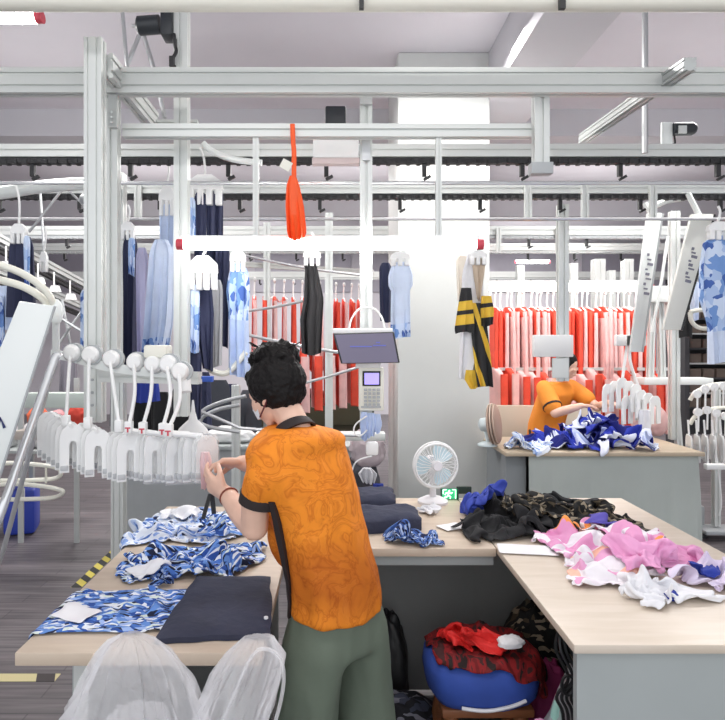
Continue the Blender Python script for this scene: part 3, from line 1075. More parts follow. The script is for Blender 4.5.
Z = 0.78
TL = table('cutting_table', 'pale wood table covered with blue printed garments in front of the worker', -0.812, -0.185, 1.52, 2.90, Z, 0.034, TOPM)
m = MB(); m.box((-0.70, 1.60, 0), (-0.665, 2.82, Z - 0.034)); ob('side_panel', m, SIDE, TL)
m = MB(); m.box((-0.30, 1.60, 0), (-0.265, 2.82, Z - 0.034)); ob('side_panel', m, SIDE, TL)
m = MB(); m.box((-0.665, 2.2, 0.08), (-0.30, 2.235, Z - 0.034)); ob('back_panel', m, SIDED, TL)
m = MB(); m.box((-0.695, 1.595, 0.02), (-0.655, 1.60, Z - 0.06)); ob('end_trim', m, ALU, TL)

TC = table('middle_table', 'pale wood table between the worker and the desk with pink garments', -0.17, 0.618, 2.30, 3.06, Z, 0.032, TOPM)
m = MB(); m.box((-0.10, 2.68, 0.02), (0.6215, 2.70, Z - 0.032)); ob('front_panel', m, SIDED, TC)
m = MB(); m.box((-0.17, 2.33, Z - 0.075), (0.615, 2.35, Z - 0.033)); ob('apron', m, SIDE, TC)
m = MB(); m.box((-0.13, 2.36, 0), (-0.10, 3.0, Z - 0.033)); ob('side_panel', m, SIDED, TC)

TR = table('packing_table', 'pale wood desk heaped with pink and white sportswear', 0.622, 1.46, 1.56, 3.06, Z, 0.024, TOPR)
m = MB(); m.box((0.645, 1.60, 0), (1.44, 1.625, Z - 0.024)); ob('front_panel', m, SIDE, TR)
m = MB(); m.box((1.40, 1.66, 0), (1.43, 3.0, Z - 0.024)); ob('side_panel', m, SIDED, TR)
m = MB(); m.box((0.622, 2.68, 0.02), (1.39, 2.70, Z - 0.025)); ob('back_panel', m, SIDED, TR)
# table cloth skirt hung around the rear table
TB = table('rear_table', 'skirted grey table with royal blue garments and a second worker behind', 1.24, 2.69, 4.36, 5.10, Z, 0.03, TOPB)


def skirt(m, pts, ztop, zbot, amp, seed, th=0.006, step=0.02):
    P = []
    for i in range(len(pts) - 1):
        a, b = V((*pts[i], 0)), V((*pts[i + 1], 0))
        n = max(2, int((b - a).length / step))
        nrm = V(((b - a).y, -(b - a).x, 0)).normalized()
        for j in range(n + (1 if i == len(pts) - 2 else 0)):
            P.append((a.lerp(b, j / n), nrm))
    L = 8
    ro, ri = [], []
    for k in range(L + 1):
        v = k / L
        z = ztop + (zbot - ztop) * v
        A, B_ = [], []
        for i, (p, nn) in enumerate(P):
            d = amp * v * (noise.noise(V((i * 0.22 + seed, v * 0.6, seed))) + 0.5 * noise.noise(V((i * 0.55, v, seed + 3))))
            q = p + nn * (d + 0.004 + amp * v)
            A.append((q.x, q.y, z)); q2 = q - nn * th; B_.append((q2.x, q2.y, z))
        ro.append(m.vs(A)); ri.append(m.vs(B_))
    for k in range(L):
        for i in range(len(P) - 1):
            m.f([ro[k][i], ro[k][i + 1], ro[k + 1][i + 1], ro[k + 1][i]])
            m.f([ri[k][i + 1], ri[k][i], ri[k + 1][i], ri[k + 1][i + 1]])
    for i in range(len(P) - 1):
        m.f([ro[0][i + 1], ro[0][i], ri[0][i], ri[0][i + 1]])
        m.f([ro[L][i], ro[L][i + 1], ri[L][i + 1], ri[L][i]])
    for q in (0, len(P) - 1):
        for k in range(L):
            m.f([ro[k][q], ro[k + 1][q], ri[k + 1][q], ri[k][q]])


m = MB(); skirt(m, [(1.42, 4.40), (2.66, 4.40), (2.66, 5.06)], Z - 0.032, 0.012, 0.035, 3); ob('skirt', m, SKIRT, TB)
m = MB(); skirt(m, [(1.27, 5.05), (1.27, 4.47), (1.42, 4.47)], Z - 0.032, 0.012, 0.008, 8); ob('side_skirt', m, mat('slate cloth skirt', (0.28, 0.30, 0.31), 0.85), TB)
m = MB(); m.box((1.30, 4.995, 0.01), (2.62, 5.02, Z - 0.03)); ob('back_panel', m, SIDED, TB)
# grey skirted bench behind the hanger station
TG = table('back_bench', 'long grey skirted bench behind the white clip hangers', -1.72, 0.30, 4.62, 5.0, Z, 0.03, SIDE)
m = MB(); skirt(m, [(-1.70, 4.95), (-1.70, 4.66), (0.28, 4.66), (0.28, 4.95)], Z - 0.032, 0.012, 0.015, 11, step=0.03); ob('skirt', m, mat('light grey cloth skirt', (0.40, 0.42, 0.43), 0.85, var=0.04), TG)


# ------------------------------------------------------------------ garments on the cutting table
def lay(name, label, cat, corners, z, mt, seed, group=None, **k):
    m = MB(); sheet(m, corners, z, seed=seed, **k)
    return tag(ob(name, m, mt, ang=60), label, cat, group)


def heap(name, label, cat, c, rx, ry, rot, h, mt, seed, group=None, **k):
    m = MB()
    if h > 0.95 * min(rx, ry):
        sack(m, c, rx, ry, rot, h, seed)
    else:
        crumple(m, c, rx, ry, rot, h, seed, **k)
    return tag(ob(name, m, mt, ang=80), label, cat, group)


def T(px, py, z=Z):
    """point on the horizontal plane at height z seen at a photo pixel"""
    Y = F * (EYE - z) / (py - CY)
    return ((px - CX) / F * Y, Y)



BASES = []
for _b in ((-.812, -.185, 1.52, 2.90), (-.17, .618, 2.30, 3.06), (.612, 1.46, 1.56, 3.06), (1.24, 2.69, 4.36, 5.10)):
    m = MB(); m.box((_b[0], _b[2], Z - .16), (_b[1], _b[3], Z)); _o = ob('rest', m, WHITE, ang=0); collider(_o); BASES.append(_o)   # rests for the falling cloth, removed again below
drop('printed_garment', 'wide blue leaf print garment spread flat at the front of the cutting table', 'garment', T(117, 612), Z, 0.258, 0.150, 0.06, CAMO, 1, squeeze=0.84, wav=0.14, cut=False)
m = MB(); sheet(m, [T(154, 645), T(272, 640), T(270, 582), T(196, 581)], Z + 0.002, seed=3, wav=0.010, jag=0.009, th=0.014, crown=0.005, fs=7); _o = ob('navy_shorts', m, NAVY, ang=60); tag(_o, 'dark navy garment folded flat beside the spread blue print', 'garment'); collider(_o)
NAVYS = _o
drop('printed_garment', 'crumpled blue and white print garment in the middle of the cutting table', 'garment', T(194, 566), Z, 0.28, 0.18, 0.05, CAMO, 21, squeeze=0.66)
drop('printed_garment', 'pale blue print garment heaped at the far end of the cutting table', 'garment', T(188, 529), Z + 0.12, 0.30, 0.24, 0.0, CAMO_L, 33, squeeze=0.62)
drop('printed_garment', 'small blue print garment under the forearm of the worker', 'garment', T(226, 531), Z + 0.16, 0.15, 0.14, 0.5, CAMO, 37, squeeze=0.62)
drop('white_cut_piece', 'white lining piece lying on the pale blue garment heap', 'cloth piece', T(181, 516, .80), Z + 0.16, 0.13, 0.11, 0.1, WHITEF, 5, squeeze=0.93, wav=0.06, cut=False)
drop('white_cut_piece', 'small white cut piece lying on the spread blue garment', 'cloth piece', T(76, 612, .80), Z + 0.05, 0.066, 0.045, -0.4, PAPER, 2, squeeze=0.95, wav=0.04, stiff=1.0, cut=False)
drop('white_cut_piece', 'pointed white lining piece at the edge beside the middle blue heap', 'cloth piece', T(149, 571, .80), Z + 0.04, 0.08, 0.06, 0.6, WHITEF, 6, squeeze=0.92, wav=0.05, cut=False)
drop('printed_garment', 'dark blue print sleeve sticking out over the table edge', 'garment', T(158, 578), Z + 0.02, 0.06, 0.035, 0.3, CAMO_D, 41, squeeze=0.6, res=0.012)
t = thing('black_tool_strap', 'short black tool strap standing on the far print garment below the hands', 'strap', (*T(207, 512), Z + 0.09))
for pp in ((W(210, 494, 2.55), W(203, 519, 2.5)), (W(212, 494, 2.56), W(214, 514, 2.55))):
    m = MB(); m.tube(pp, 0.010, 6, flat=0.5); ob('strap', m, BLACK, t)
# ------------------------------------------------------------------ middle table
for c4, z0, hh, sd, lab in (([T(338, 514), T(396, 512), T(393, 499), T(338, 500)], Z + 0.001, 0.05, 7, 'folded black navy garment lying behind another on the middle table'),
                            ([T(345, 536), T(421, 531), T(413, 517), T(345, 518)], Z + 0.001, 0.045, 8, 'folded black navy garment in front of the other one on the middle table')):
    m = MB(); sheet(m, c4, z0, th=hh, seed=sd, wav=0.016, jag=0.016, crown=0.012, fs=8); _o = ob('navy_garment', m, NAVY, ang=70); tag(_o, lab, 'garment'); collider(_o); DROPPED.append(_o); _o['cloth_th'] = 0
drop('printed_garment', 'small crumpled blue check garment at the front of the middle table', 'garment', T(408, 539), Z + 0.07, 0.14, 0.09, -0.15, CAMO_D, 51, squeeze=0.62, res=0.014)
drop('white_cloth', 'white crumpled cloth beside the small table fan', 'cloth', T(404, 508), Z + 0.03, 0.065, 0.05, 0.2, WHITEF, 53, squeeze=0.5, res=0.013)
drop('paper_slip', 'pinkish white paper slip on the middle table before the black heap', 'paper', T(452, 528), Z, 0.06, 0.045, .5, PAPER, 9, squeeze=0.93, wav=0.05, stiff=1.0, cut=False)
drop('paper_slip', 'white paper slip beside the fan base on the middle table', 'paper', T(430, 517), Z, 0.06, 0.03, -.1, PAPER, 10, squeeze=0.96, wav=0.03, stiff=1.0, cut=False)
drop('dark_garment', 'black garment at the back of the dark heap beside the skirted table', 'garment', T(535, 513), Z + 0.01, 0.37, 0.18, 0.0, BLACKF, 63, squeeze=0.58, res=0.018)
drop('dark_garment', 'black garment at the front of the dark heap on the tables', 'garment', T(507, 533), Z + 0.14, 0.28, 0.15, -0.1, BLACKF, 61, squeeze=0.55, res=0.017)
drop('dark_garment', 'deep blue garment at the column end of the dark heap', 'garment', T(474, 512), Z + 0.18, 0.16, 0.12, 0.4, ROYALF, 65, squeeze=0.6)
drop('leaf_print_garment', 'brown leaf print garment lying on top of the dark heap', 'garment', T(572, 522), Z + 0.26, 0.32, 0.15, -0.15, BROWNCAMO, 67, squeeze=0.66, res=0.017)
drop('leaf_print_garment', 'brown and black camouflage strip across the front black garment', 'garment', T(515, 527), Z + 0.28, 0.13, 0.08, 0.2, BROWNCAMO, 69, squeeze=0.65)
drop('paper_sheet', 'blank white paper sheet at the corner of the packing table', 'paper', T(527, 551), Z, 0.115, 0.058, -.15, PAPER, 12, squeeze=0.97, wav=0.03, stiff=2.0, cut=False)
# ------------------------------------------------------------------ pink heap
PK = 'pink sportswear heap on the packing table'
drop('pink_jersey', 'pink and orange jersey at the column end of the pink heap', 'garment', T(592, 553), Z + 0.01, 0.20, 0.17, 0.2, PINK, 71, PK, 0.6, tee=True)
drop('pink_jersey', 'plain pink rolled jersey at the back of the pink heap', 'garment', T(660, 558), Z + 0.13, 0.20, 0.14, -0.4, PINKS, 73, PK, 0.6)
drop('pink_jersey', 'white and pink jersey spilling to the front of the pink heap', 'garment', T(612, 578), Z + 0.20, 0.19, 0.14, -0.25, PINKW, 77, PK, 0.6, tee=True)
drop('pink_jersey', 'pink jersey with white panels in the middle of the heap', 'garment', T(634, 552), Z + 0.26, 0.21, 0.16, 0.1, PINK, 75, PK, 0.6, tee=True)
drop('pink_jersey', 'white jersey at the front edge of the pink heap', 'garment', T(660, 594), Z + 0.16, 0.15, 0.09, 0.15, WHITEF, 81, PK, 0.58)
drop('pink_jersey', 'magenta pink sleeve draped across the front of the heap', 'garment', T(648, 574), Z + 0.30, 0.16, 0.09, 0.35, PINKS, 79, PK, 0.6)
drop('pink_jersey', 'white and lilac jersey at the frame edge of the pink heap', 'garment', T(722, 588), Z + 0.12, 0.15, 0.10, 0.2, mat('lilac white jersey', (0.74, 0.66, 0.82), 0.75, bump=0.2), 83, PK, 0.5)
drop('blue_jersey', 'bright blue sleeve lying over the lilac jersey', 'garment', T(704, 582), Z + 0.18, 0.085, 0.035, 0.35, ROYALF, 85, squeeze=0.8, res=0.012)
drop('blue_jersey', 'small blue cuff in front of the pink heap on bare wood', 'garment', T(677, 604), Z, 0.030, 0.026, 0.9, ROYALF, 87, squeeze=0.7, res=0.009)
drop('blue_jersey', 'blue collar piece on top at the back of the pink heap', 'garment', T(608, 544), Z + 0.32, 0.10, 0.05, 0.2, mat('violet blue jersey', (0.10, 0.08, 0.42), 0.8), 89, squeeze=0.6)
# rear table garments
drop('royal_garment', 'large royal blue and white garment heap before the second worker', 'garment', T(578, 446), Z + 0.02, 0.40, 0.28, 0.05, ROYAL, 91, squeeze=0.46, res=0.023, wav=.2)
drop('royal_garment', 'royal blue and white garment spilling to the table front', 'garment', T(622, 448), Z + 0.30, 0.27, 0.17, -0.25, ROYAL, 93, squeeze=0.5, res=0.021, wav=.2)
drop('royal_garment', 'royal blue garment topmost on the heap before the second worker', 'garment', T(590, 442), Z + 0.42, 0.30, 0.20, 0.3, ROYAL, 94, squeeze=0.5, res=0.021, wav=.2)
drop('royal_garment', 'small blue and white garment at the column end of the rear table', 'garment', T(528, 450), Z + 0.15, 0.21, 0.13, -0.1, CAMO_L, 95, squeeze=0.5, res=0.02)
for _o in BASES:
    _m = _o.data; bpy.data.objects.remove(_o); bpy.data.meshes.remove(_m)
collider(NAVYS, False)
for _o in list(DROPPED):
    if _o['cloth_th'] == 0:
        collider(_o, False); del _o['cloth_th']; DROPPED.remove(_o)
finish_cloth()
m = MB(); m.tube([(T(266, 628)[0], T(266, 628)[1], Z + 0.026), (T(266, 628)[0], T(266, 628)[1], Z + 0.031)], 0.006, 10)
tag(ob('pale_button', m, WHITEF), 'tiny pale button near the edge of the folded navy garment', 'button')
# ------------------------------------------------------------------ people
def limb(m, pts, rad, n=12, k=5):
    """tapered limb with rounded ends through joints"""
    P = smooth_path(pts, k)
    L = len(P)
    r = []
    for i in range(L):
        t = i / k
        a = min(int(t), len(rad) - 2)
        r.append(rad[a] + (rad[a + 1] - rad[a]) * (t - a))
    m.tube(P, r, n)
    m.sph(P[0], r[0] * 0.99, u=n, v=7)
    m.sph(P[-1], r[-1] * 0.99, u=n, v=7)


def rot_to(f, up=(0, 0, 1)):
    """3x3 whose Y is forward f, Z roughly up, X to the figure's right"""
    f = V(f).normalized()
    x = f.cross(V(up)).normalized()
    z = x.cross(f).normalized()
    return Matrix((x, f, z)).transposed()


def hand(m, wrist, d, palm_n, curl=0.7, L=0.17, side=1, pinch=0.0):
    """palm with five bent fingers. d: direction wrist to knuckles, palm_n: where the palm faces, side: +1 thumb along d x palm_n"""
    d = V(d).normalized()
    pn = V(palm_n)
    pn = (pn - d * pn.dot(d)).normalized()
    s = d.cross(pn).normalized() * side
    w0 = V(wrist)
    pl = L * 0.46
    Mx = Matrix((s, d, -pn)).transposed()
    m.obox(w0 + d * pl * 0.55, (0.070, pl * 0.95, 0.024), Mx, 0.010)
    m.sph(w0 + d * pl * 0.5, (0.036, pl * 0.55, 0.017), Mx)
    m.sph(w0, (0.026, 0.03, 0.019), Mx)
    fl = [0.42, 0.47, 0.43, 0.33]
    for i in range(4):
        off = (1.5 - i) * 0.0185
        base = w0 + d * pl * (0.92 - 0.05 * abs(i - 1)) + s * off
        ln = L * fl[i]
        segs = [0.45, 0.32, 0.23]
        a = curl * (0.45 + 0.1 * i)
        p = [base - d * 0.015, base]
        dirv = d + s * (1.5 - i) * 0.06
        for k, q in enumerate(segs):
            ang = a * (k + 0.6)
            v = dirv * math.cos(ang) + pn * math.sin(ang)
            p.append(p[-1] + v.normalized() * ln * q)
        r = [0.0095, 0.0092, 0.0085, 0.0078, 0.0068]
        m.tube(p, r, 9)
        for q, rr in zip(p, r):
            m.sph(q, rr * 0.99, u=9, v=6)
    b = w0 + d * pl * 0.30 + s * 0.026
    tv = (d * 0.65 + s * 0.62 + pn * 0.35).normalized()
    p = [b, b + tv * 0.034, b + tv * 0.034 + (d * 0.85 + s * (0.1 - pinch * 0.6) + pn * (0.35 + pinch)).normalized() * 0.030]
    p.append(p[-1] + (d * 0.8 - s * 0.25 + pn * (0.4 + pinch)).normalized() * 0.024)
    r = [0.0125, 0.0105, 0.0095, 0.0075]
    m.tube(p, r, 9)
    for q, rr in zip(p, r):
        m.sph(q, rr * 0.99, u=9, v=6)


def head_mesh(m, c, Mh, s=1.0):
    """skull, jaw, nose, brow, lips, ears about c; Mh columns: right, forward, up"""
    c = V(c)

    def P(x, y, z):
        return c + Mh @ (V((x, y, z)) * s)
    m.sph(P(0, -0.012, 0.025), V((0.074, 0.092, 0.088)) * s, Mh, 22, 14)
    m.sph(P(0, 0.030, -0.030), V((0.060, 0.062, 0.085)) * s, Mh, 20, 12)
    m.sph(P(0, 0.045, -0.082), V((0.034, 0.036, 0.030)) * s, Mh)
    for x in (-1, 1):
        m.sph(P(x * 0.040, 0.05, -0.035), V((0.028, 0.030, 0.034)) * s, Mh)
        m.sph(P(x * 0.028, 0.080, 0.010), V((0.022, 0.012, 0.010)) * s, Mh)
        # ear: rim and lobe
        m.sph(P(x * 0.078, -0.012, -0.012), V((0.008, 0.020, 0.031)) * s, Mh @ Matrix.Rotation(-0.25 * 1, 3, 'X'))
        m.sph(P(x * 0.076, -0.004, -0.040), V((0.007, 0.010, 0.012)) * s, Mh)
        m.sph(P(x * 0.036, 0.078, -0.002), V((0.016, 0.010, 0.009)) * s, Mh)
    m.tube([P(0, 0.088, 0.008), P(0, 0.100, -0.018), P(0, 0.108, -0.032)], [0.008 * s, 0.010 * s, 0.013 * s], 10)
    m.sph(P(0, 0.100, -0.036), V((0.017, 0.014, 0.010)) * s, Mh)
    m.sph(P(0, 0.088, -0.058), V((0.024, 0.011, 0.006)) * s, Mh)
    m.sph(P(0, 0.086, -0.067), V((0.021, 0.011, 0.007)) * s, Mh)


SHIRT = None


def shirt_material():
    m, nt, b = _nodes('orange patterned jersey')
    tc = nt.nodes.new('ShaderNodeTexCoord')
    n = nt.nodes.new('ShaderNodeTexNoise'); n.inputs['Scale'].default_value = 9; n.inputs['Detail'].default_value = 3; n.inputs['Distortion'].default_value = 2.2
    nt.links.new(tc.outputs['Object'], n.inputs['Vector'])
    r = nt.nodes.new('ShaderNodeValToRGB')
    e = r.color_ramp.elements
    e[0].position = 0.40; e[0].color = (0.86, 0.27, 0.022, 1)
    e[1].position = 0.62; e[1].color = (0.86, 0.27, 0.022, 1)
    for p, c in ((0.46, (0.78, 0.235, 0.02)), (0.49, (0.64, 0.165, 0.012)), (0.53, (0.84, 0.26, 0.022)), (0.56, (0.72, 0.20, 0.015)), (0.585, (0.88, 0.285, 0.03))):
        q = e.new(p); q.color = (*c, 1)
    nt.links.new(n.outputs['Fac'], r.inputs['Fac'])
    # a darker printed band low on the back, part of the garment
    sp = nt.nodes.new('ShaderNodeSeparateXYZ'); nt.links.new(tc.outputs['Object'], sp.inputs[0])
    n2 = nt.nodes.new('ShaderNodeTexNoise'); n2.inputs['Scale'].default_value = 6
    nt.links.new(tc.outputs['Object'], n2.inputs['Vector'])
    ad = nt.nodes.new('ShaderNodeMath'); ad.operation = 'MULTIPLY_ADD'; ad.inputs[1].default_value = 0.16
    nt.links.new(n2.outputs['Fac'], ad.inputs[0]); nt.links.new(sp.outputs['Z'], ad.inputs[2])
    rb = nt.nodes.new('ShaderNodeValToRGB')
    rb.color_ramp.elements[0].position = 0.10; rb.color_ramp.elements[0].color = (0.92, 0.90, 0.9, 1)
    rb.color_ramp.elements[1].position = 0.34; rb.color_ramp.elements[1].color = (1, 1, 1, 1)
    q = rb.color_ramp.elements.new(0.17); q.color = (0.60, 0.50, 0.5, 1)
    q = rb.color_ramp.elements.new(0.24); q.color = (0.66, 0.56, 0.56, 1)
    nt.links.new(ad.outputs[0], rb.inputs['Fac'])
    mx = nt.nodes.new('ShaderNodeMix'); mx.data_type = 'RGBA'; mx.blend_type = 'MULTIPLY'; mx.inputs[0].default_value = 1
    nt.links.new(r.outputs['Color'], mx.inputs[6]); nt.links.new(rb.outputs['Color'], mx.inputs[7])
    nt.links.new(mx.outputs[2], b.inputs['Base Color'])
    b.inputs['Roughness'].default_value = 0.72
    b.inputs['Specular IOR Level'].default_value = 0.25
    n3 = nt.nodes.new('ShaderNodeTexNoise'); n3.inputs['Scale'].default_value = 16; n3.inputs['Detail'].default_value = 4
    nt.links.new(tc.outputs['Object'], n3.inputs['Vector'])
    bp = nt.nodes.new('ShaderNodeBump'); bp.inputs['Strength'].default_value = 0.25; bp.inputs['Distance'].default_value = 0.02
    nt.links.new(n3.outputs['Fac'], bp.inputs['Height']); nt.links.new(bp.outputs['Normal'], b.inputs['Normal'])
    return m


SHIRT = shirt_material()
ORANGE2 = mat('plain orange jersey', (0.86, 0.29, 0.03), 0.75, bump=0.2, bscale=12)
TRIMB = mat('dark brown trim', (0.022, 0.014, 0.014), 0.75)
TROUS = mat('sage green trousers', (0.125, 0.155, 0.115), 0.8, bump=0.2, bscale=10, var=0.06)
MASKM = mat('white face mask', (0.78, 0.80, 0.84), 0.7)


def ring(c, a, b, s, f, n=40, pw=0.9, wob=0.0, seed=0, up=V((0, 0, 1))):
    out = []
    c = V(c)
    for j in range(n):
        t = 2 * PI * j / n
        cx, sy = math.cos(t), math.sin(t)
        x = a * math.copysign(abs(cx) ** pw, cx)
        y = b * math.copysign(abs(sy) ** pw, sy)
        w = 1 + wob * (noise.noise(V((cx * 2.2 + seed, sy * 2.2, c.z * 2.5))) + 0.5 * noise.noise(V((cx * 5 + seed, sy * 5, c.z * 3))))
        out.append(c + s * x * w + f * y * w)
    return out


# ---- the bun haired worker in the patterned orange jersey
t = thing('person', 'person in orange patterned jersey and sage trousers sorting white clip hangers, hair in bun', 'person', (0.0, 1.80, 0))
f = V((-0.72, 0.69, 0)).normalized()
s = V((f.y, -f.x, 0))          # figure's right
L_SH, R_SH = V((-0.188, 1.703, 1.252)), V((-0.040, 1.885, 1.250))
L_EL, L_WR = V((-0.232, 1.735, 1.035)), V((-0.345, 1.905, 1.088))
R_EL, R_WR = V((-0.125, 2.115, 1.085)), V((-0.318, 2.055, 1.157))
NECK = V((-0.125, 1.800, 1.325))
HC = V((-0.186, 1.835, 1.418))
hf = V((-0.78, 0.52, -0.26)).normalized()
Mh = rot_to(hf)
HIP_L, HIP_R = V((-0.045, 1.755, 0.78)), V((0.055, 1.850, 0.78))
m = MB()
head_mesh(m, HC, Mh, 0.82)
limb(m, [NECK - V((-0.012, 0.006, 0.06)), NECK, HC - V((-0.022, 0.012, 0.028))], [0.058, 0.046, 0.046])
m.loft([ring(p, a, b, s, f, 28) for p, a, b in (
    (V((0.0, 1.80, 0.74)), 0.13, 0.10), (V((-0.01, 1.80, 0.86)), 0.145, 0.105), (V((-0.04, 1.80, 1.0)), 0.125, 0.09),
    (V((-0.08, 1.80, 1.14)), 0.145, 0.10), (V((-0.105, 1.80, 1.25)), 0.15, 0.085), (V((-0.12, 1.80, 1.31)), 0.08, 0.06))])
limb(m, [L_SH, L_SH.lerp(L_EL, 0.5) + V((-0.012, -0.012, 0)), L_EL], [0.048, 0.044, 0.039])
limb(m, [L_EL, L_EL.lerp(L_WR, 0.45) + V((0, 0, -0.006)), L_WR], [0.041, 0.038, 0.026])
limb(m, [R_SH, R_SH.lerp(R_EL, 0.5), R_EL], [0.046, 0.042, 0.038])
limb(m, [R_EL, R_EL.lerp(R_WR, 0.45), R_WR], [0.041, 0.038, 0.026])
hand(m, L_WR, (-0.120, 0.05, 0.062), (0.30, 0.75, 0.35), 0.95, 0.155, -1, 0.4)
hand(m, R_WR, (-0.125, -0.03, 0.008), (0.0, -0.35, -0.9), 0.95, 0.165, -1, 0.5)
for hip, kn, an, sd in ((HIP_L, V((-0.08, 1.725, 0.46)), V((-0.095, 1.71, 0.09)), 1), (HIP_R, V((0.075, 1.865, 0.46)), V((0.095, 1.85, 0.09)), -1)):
    limb(m, [hip, hip.lerp(kn, 0.5), kn, kn.lerp(an, 0.4), an], [0.060, 0.060, 0.050, 0.050, 0.034])
    m.sph(an + V((0, 0, -0.045)), (0.036, 0.045, 0.042), rot_to(f))
    m.sph(an + f * 0.07 + V((0, 0, -0.06)), (0.040, 0.095, 0.028), rot_to(f))
body = ob('body', m, SKIN, t, loc=t.location)
BODY = bake(body, 0.0052, 4)
# jersey
secs = [((0.008, 1.798, 0.768), 0.152, 0.126), ((0.006, 1.80, 0.81), 0.150, 0.125), ((-0.006, 1.80, 0.88), 0.150, 0.122), ((-0.035, 1.80, 0.97), 0.150, 0.120),
        ((-0.062, 1.80, 1.06), 0.156, 0.120), ((-0.085, 1.80, 1.14), 0.168, 0.122), ((-0.100, 1.80, 1.20), 0.178, 0.116), ((-0.110, 1.80, 1.25), 0.176, 0.104),
        ((-0.116, 1.80, 1.285), 0.150, 0.09), ((-0.120, 1.80, 1.315), 0.095, 0.075)]
m = MB()
m.loft([ring(p, a, b, s, f, 48, 0.9, 0.07, 3) for p, a, b in secs])
m.sph(V((-0.10, 1.80, 1.27)) + f * -0.03, (0.15, 0.075, 0.05), rot_to(f))
m.sph(V((-0.130, 1.86, 1.0)), (0.10, 0.06, 0.14), rot_to(f))
limb(m, [L_SH + V((0.02, 0.02, 0.0)), L_SH + V((-0.004, -0.002, -0.07)), L_EL.lerp(L_SH, 0.44)], [0.060, 0.063, 0.058], 18)
limb(m, [R_SH + V((-0.02, -0.02, 0.0)), R_SH.lerp(R_EL, 0.35), R_EL.lerp(R_SH, 0.40)], [0.054, 0.058, 0.056], 18)
sh = ob('jersey', m, SHIRT, t, loc=(0.0, 1.80, 0.765))
bake(sh, 0.009, 6)
for v in sh.data.vertices:
    p = v.co
    q = V((p.x * 5, p.y * 5, p.z * 2.6))
    d = (ridge(q + V((3, 1, 2))) - 0.75) * 0.016 + (ridge(V((p.x * 11 + 1, p.y * 11, p.z * 6 - p.x * 4))) - 0.75) * 0.006
    # slanting drapes below the arm
    v.co = v.co + v.normal * d
# the body stays inside the jersey
from mathutils.bvhtree import BVHTree
bv = BVHTree.FromPolygons([v.co + absloc(sh) for v in sh.data.vertices], [tuple(p.vertices) for p in sh.data.polygons])


def seg_d(p, a, b):
    u = max(0, min(1, (p - a).dot(b - a) / (b - a).length_squared))
    return (p - a.lerp(b, u)).length, u


BL = V(t.location)
for v in BODY.data.vertices:
    p = v.co + BL + V(sh.parent.location) * 0
    if not (0.775 < p.z < 1.33) or (p.z > 1.285 and (V((p.x, p.y)) - V((NECK.x, NECK.y))).length < 0.07):
        continue
    free = False
    for S_, E_, W_, cut in ((L_SH, L_EL, L_WR, 0.60), (R_SH, R_EL, R_WR, 0.64)):
        d1, u1 = seg_d(p, S_, E_)
        d2, u2 = seg_d(p, E_, W_)
        d3 = (p - W_).length
        if (u1 > cut and d1 < 0.075) or d2 < 0.06 or d3 < 0.22 and d2 < 0.2 and p.x < -0.24:
            free = True
    if free:
        continue
    q = p - V((0, 0, 0))
    c_, n_, _i, dist = bv.find_nearest(q - V((0, 0, 0)))
    if c_ is None:
        continue
    if (q - c_).dot(n_) > -0.017 and dist < 0.12:
        v.co = (c_ - n_ * 0.022) - BL
# sleeve cuff, collar, side stripe
m = MB()
a = L_EL.lerp(L_SH, 0.46); dd = (L_EL - L_SH).normalized()
cf = smooth_path([a, a + dd * 0.014, a + dd * 0.030], 2)
m.tube(cf, [0.0605] * len(cf), 26)
ob('sleeve_cuff', m, TRIMB, t)
m = MB()
a = R_EL.lerp(R_SH, 0.42); dd = (R_EL - R_SH).normalized()
m.tube([a, a + dd * 0.02], 0.062, 20)
ob('sleeve_cuff', m, TRIMB, t)
m = MB()
nb = NECK + V((0.002, 0.0, -0.018))
ax = (HC - NECK).normalized()
rr = []
sx = s; fy = (f - ax * f.dot(ax)).normalized()
for r_, h in ((0.063, -0.012), (0.056, 0.012), (0.052, 0.017), (0.051, 0.006), (0.056, -0.014)):
    rr.append([nb + (sx * math.cos(q) * r_ * 1.12 + fy * math.sin(q) * r_ * 1.05) + ax * h for q in (2 * PI * j / 30 for j in range(30))])
m.loft(rr, cap=False, close=True)
ob('collar', m, TRIMB, t)
m = MB()
L, Rr = [], []
for i in range(25):
    z = 0.770 + (1.125 - 0.770) * i / 24
    for k in range(len(secs) - 1):
        if secs[k][0][2] <= z <= secs[k + 1][0][2]:
            break
    u = (z - secs[k][0][2]) / (secs[k + 1][0][2] - secs[k][0][2])
    c = V(secs[k][0]).lerp(V(secs[k + 1][0]), u); c.z = z
    aa = secs[k][1] + (secs[k + 1][1] - secs[k][1]) * u + 0.007; bb = secs[k][2] + (secs[k + 1][2] - secs[k][2]) * u + 0.007
    for q, lst in ((PI - 0.50 + 0.62 * i / 24, L), (PI - 0.50 + 0.62 * i / 24 + 0.12 + 0.04 * math.sin(i / 24 * PI), Rr)):
        lst.append(c + s * aa * math.copysign(abs(math.cos(q)) ** .9, math.cos(q)) + f * bb * math.copysign(abs(math.sin(q)) ** .9, math.sin(q)))
inn = -(s * 0.0 + f * 0.0)
m.loft([[L[i], Rr[i], Rr[i].lerp(V((c.x, c.y, Rr[i].z)), 0.12), L[i].lerp(V((c.x, c.y, L[i].z)), 0.12)] for i in range(25)])
ob('side_stripe', m, TRIMB, t)
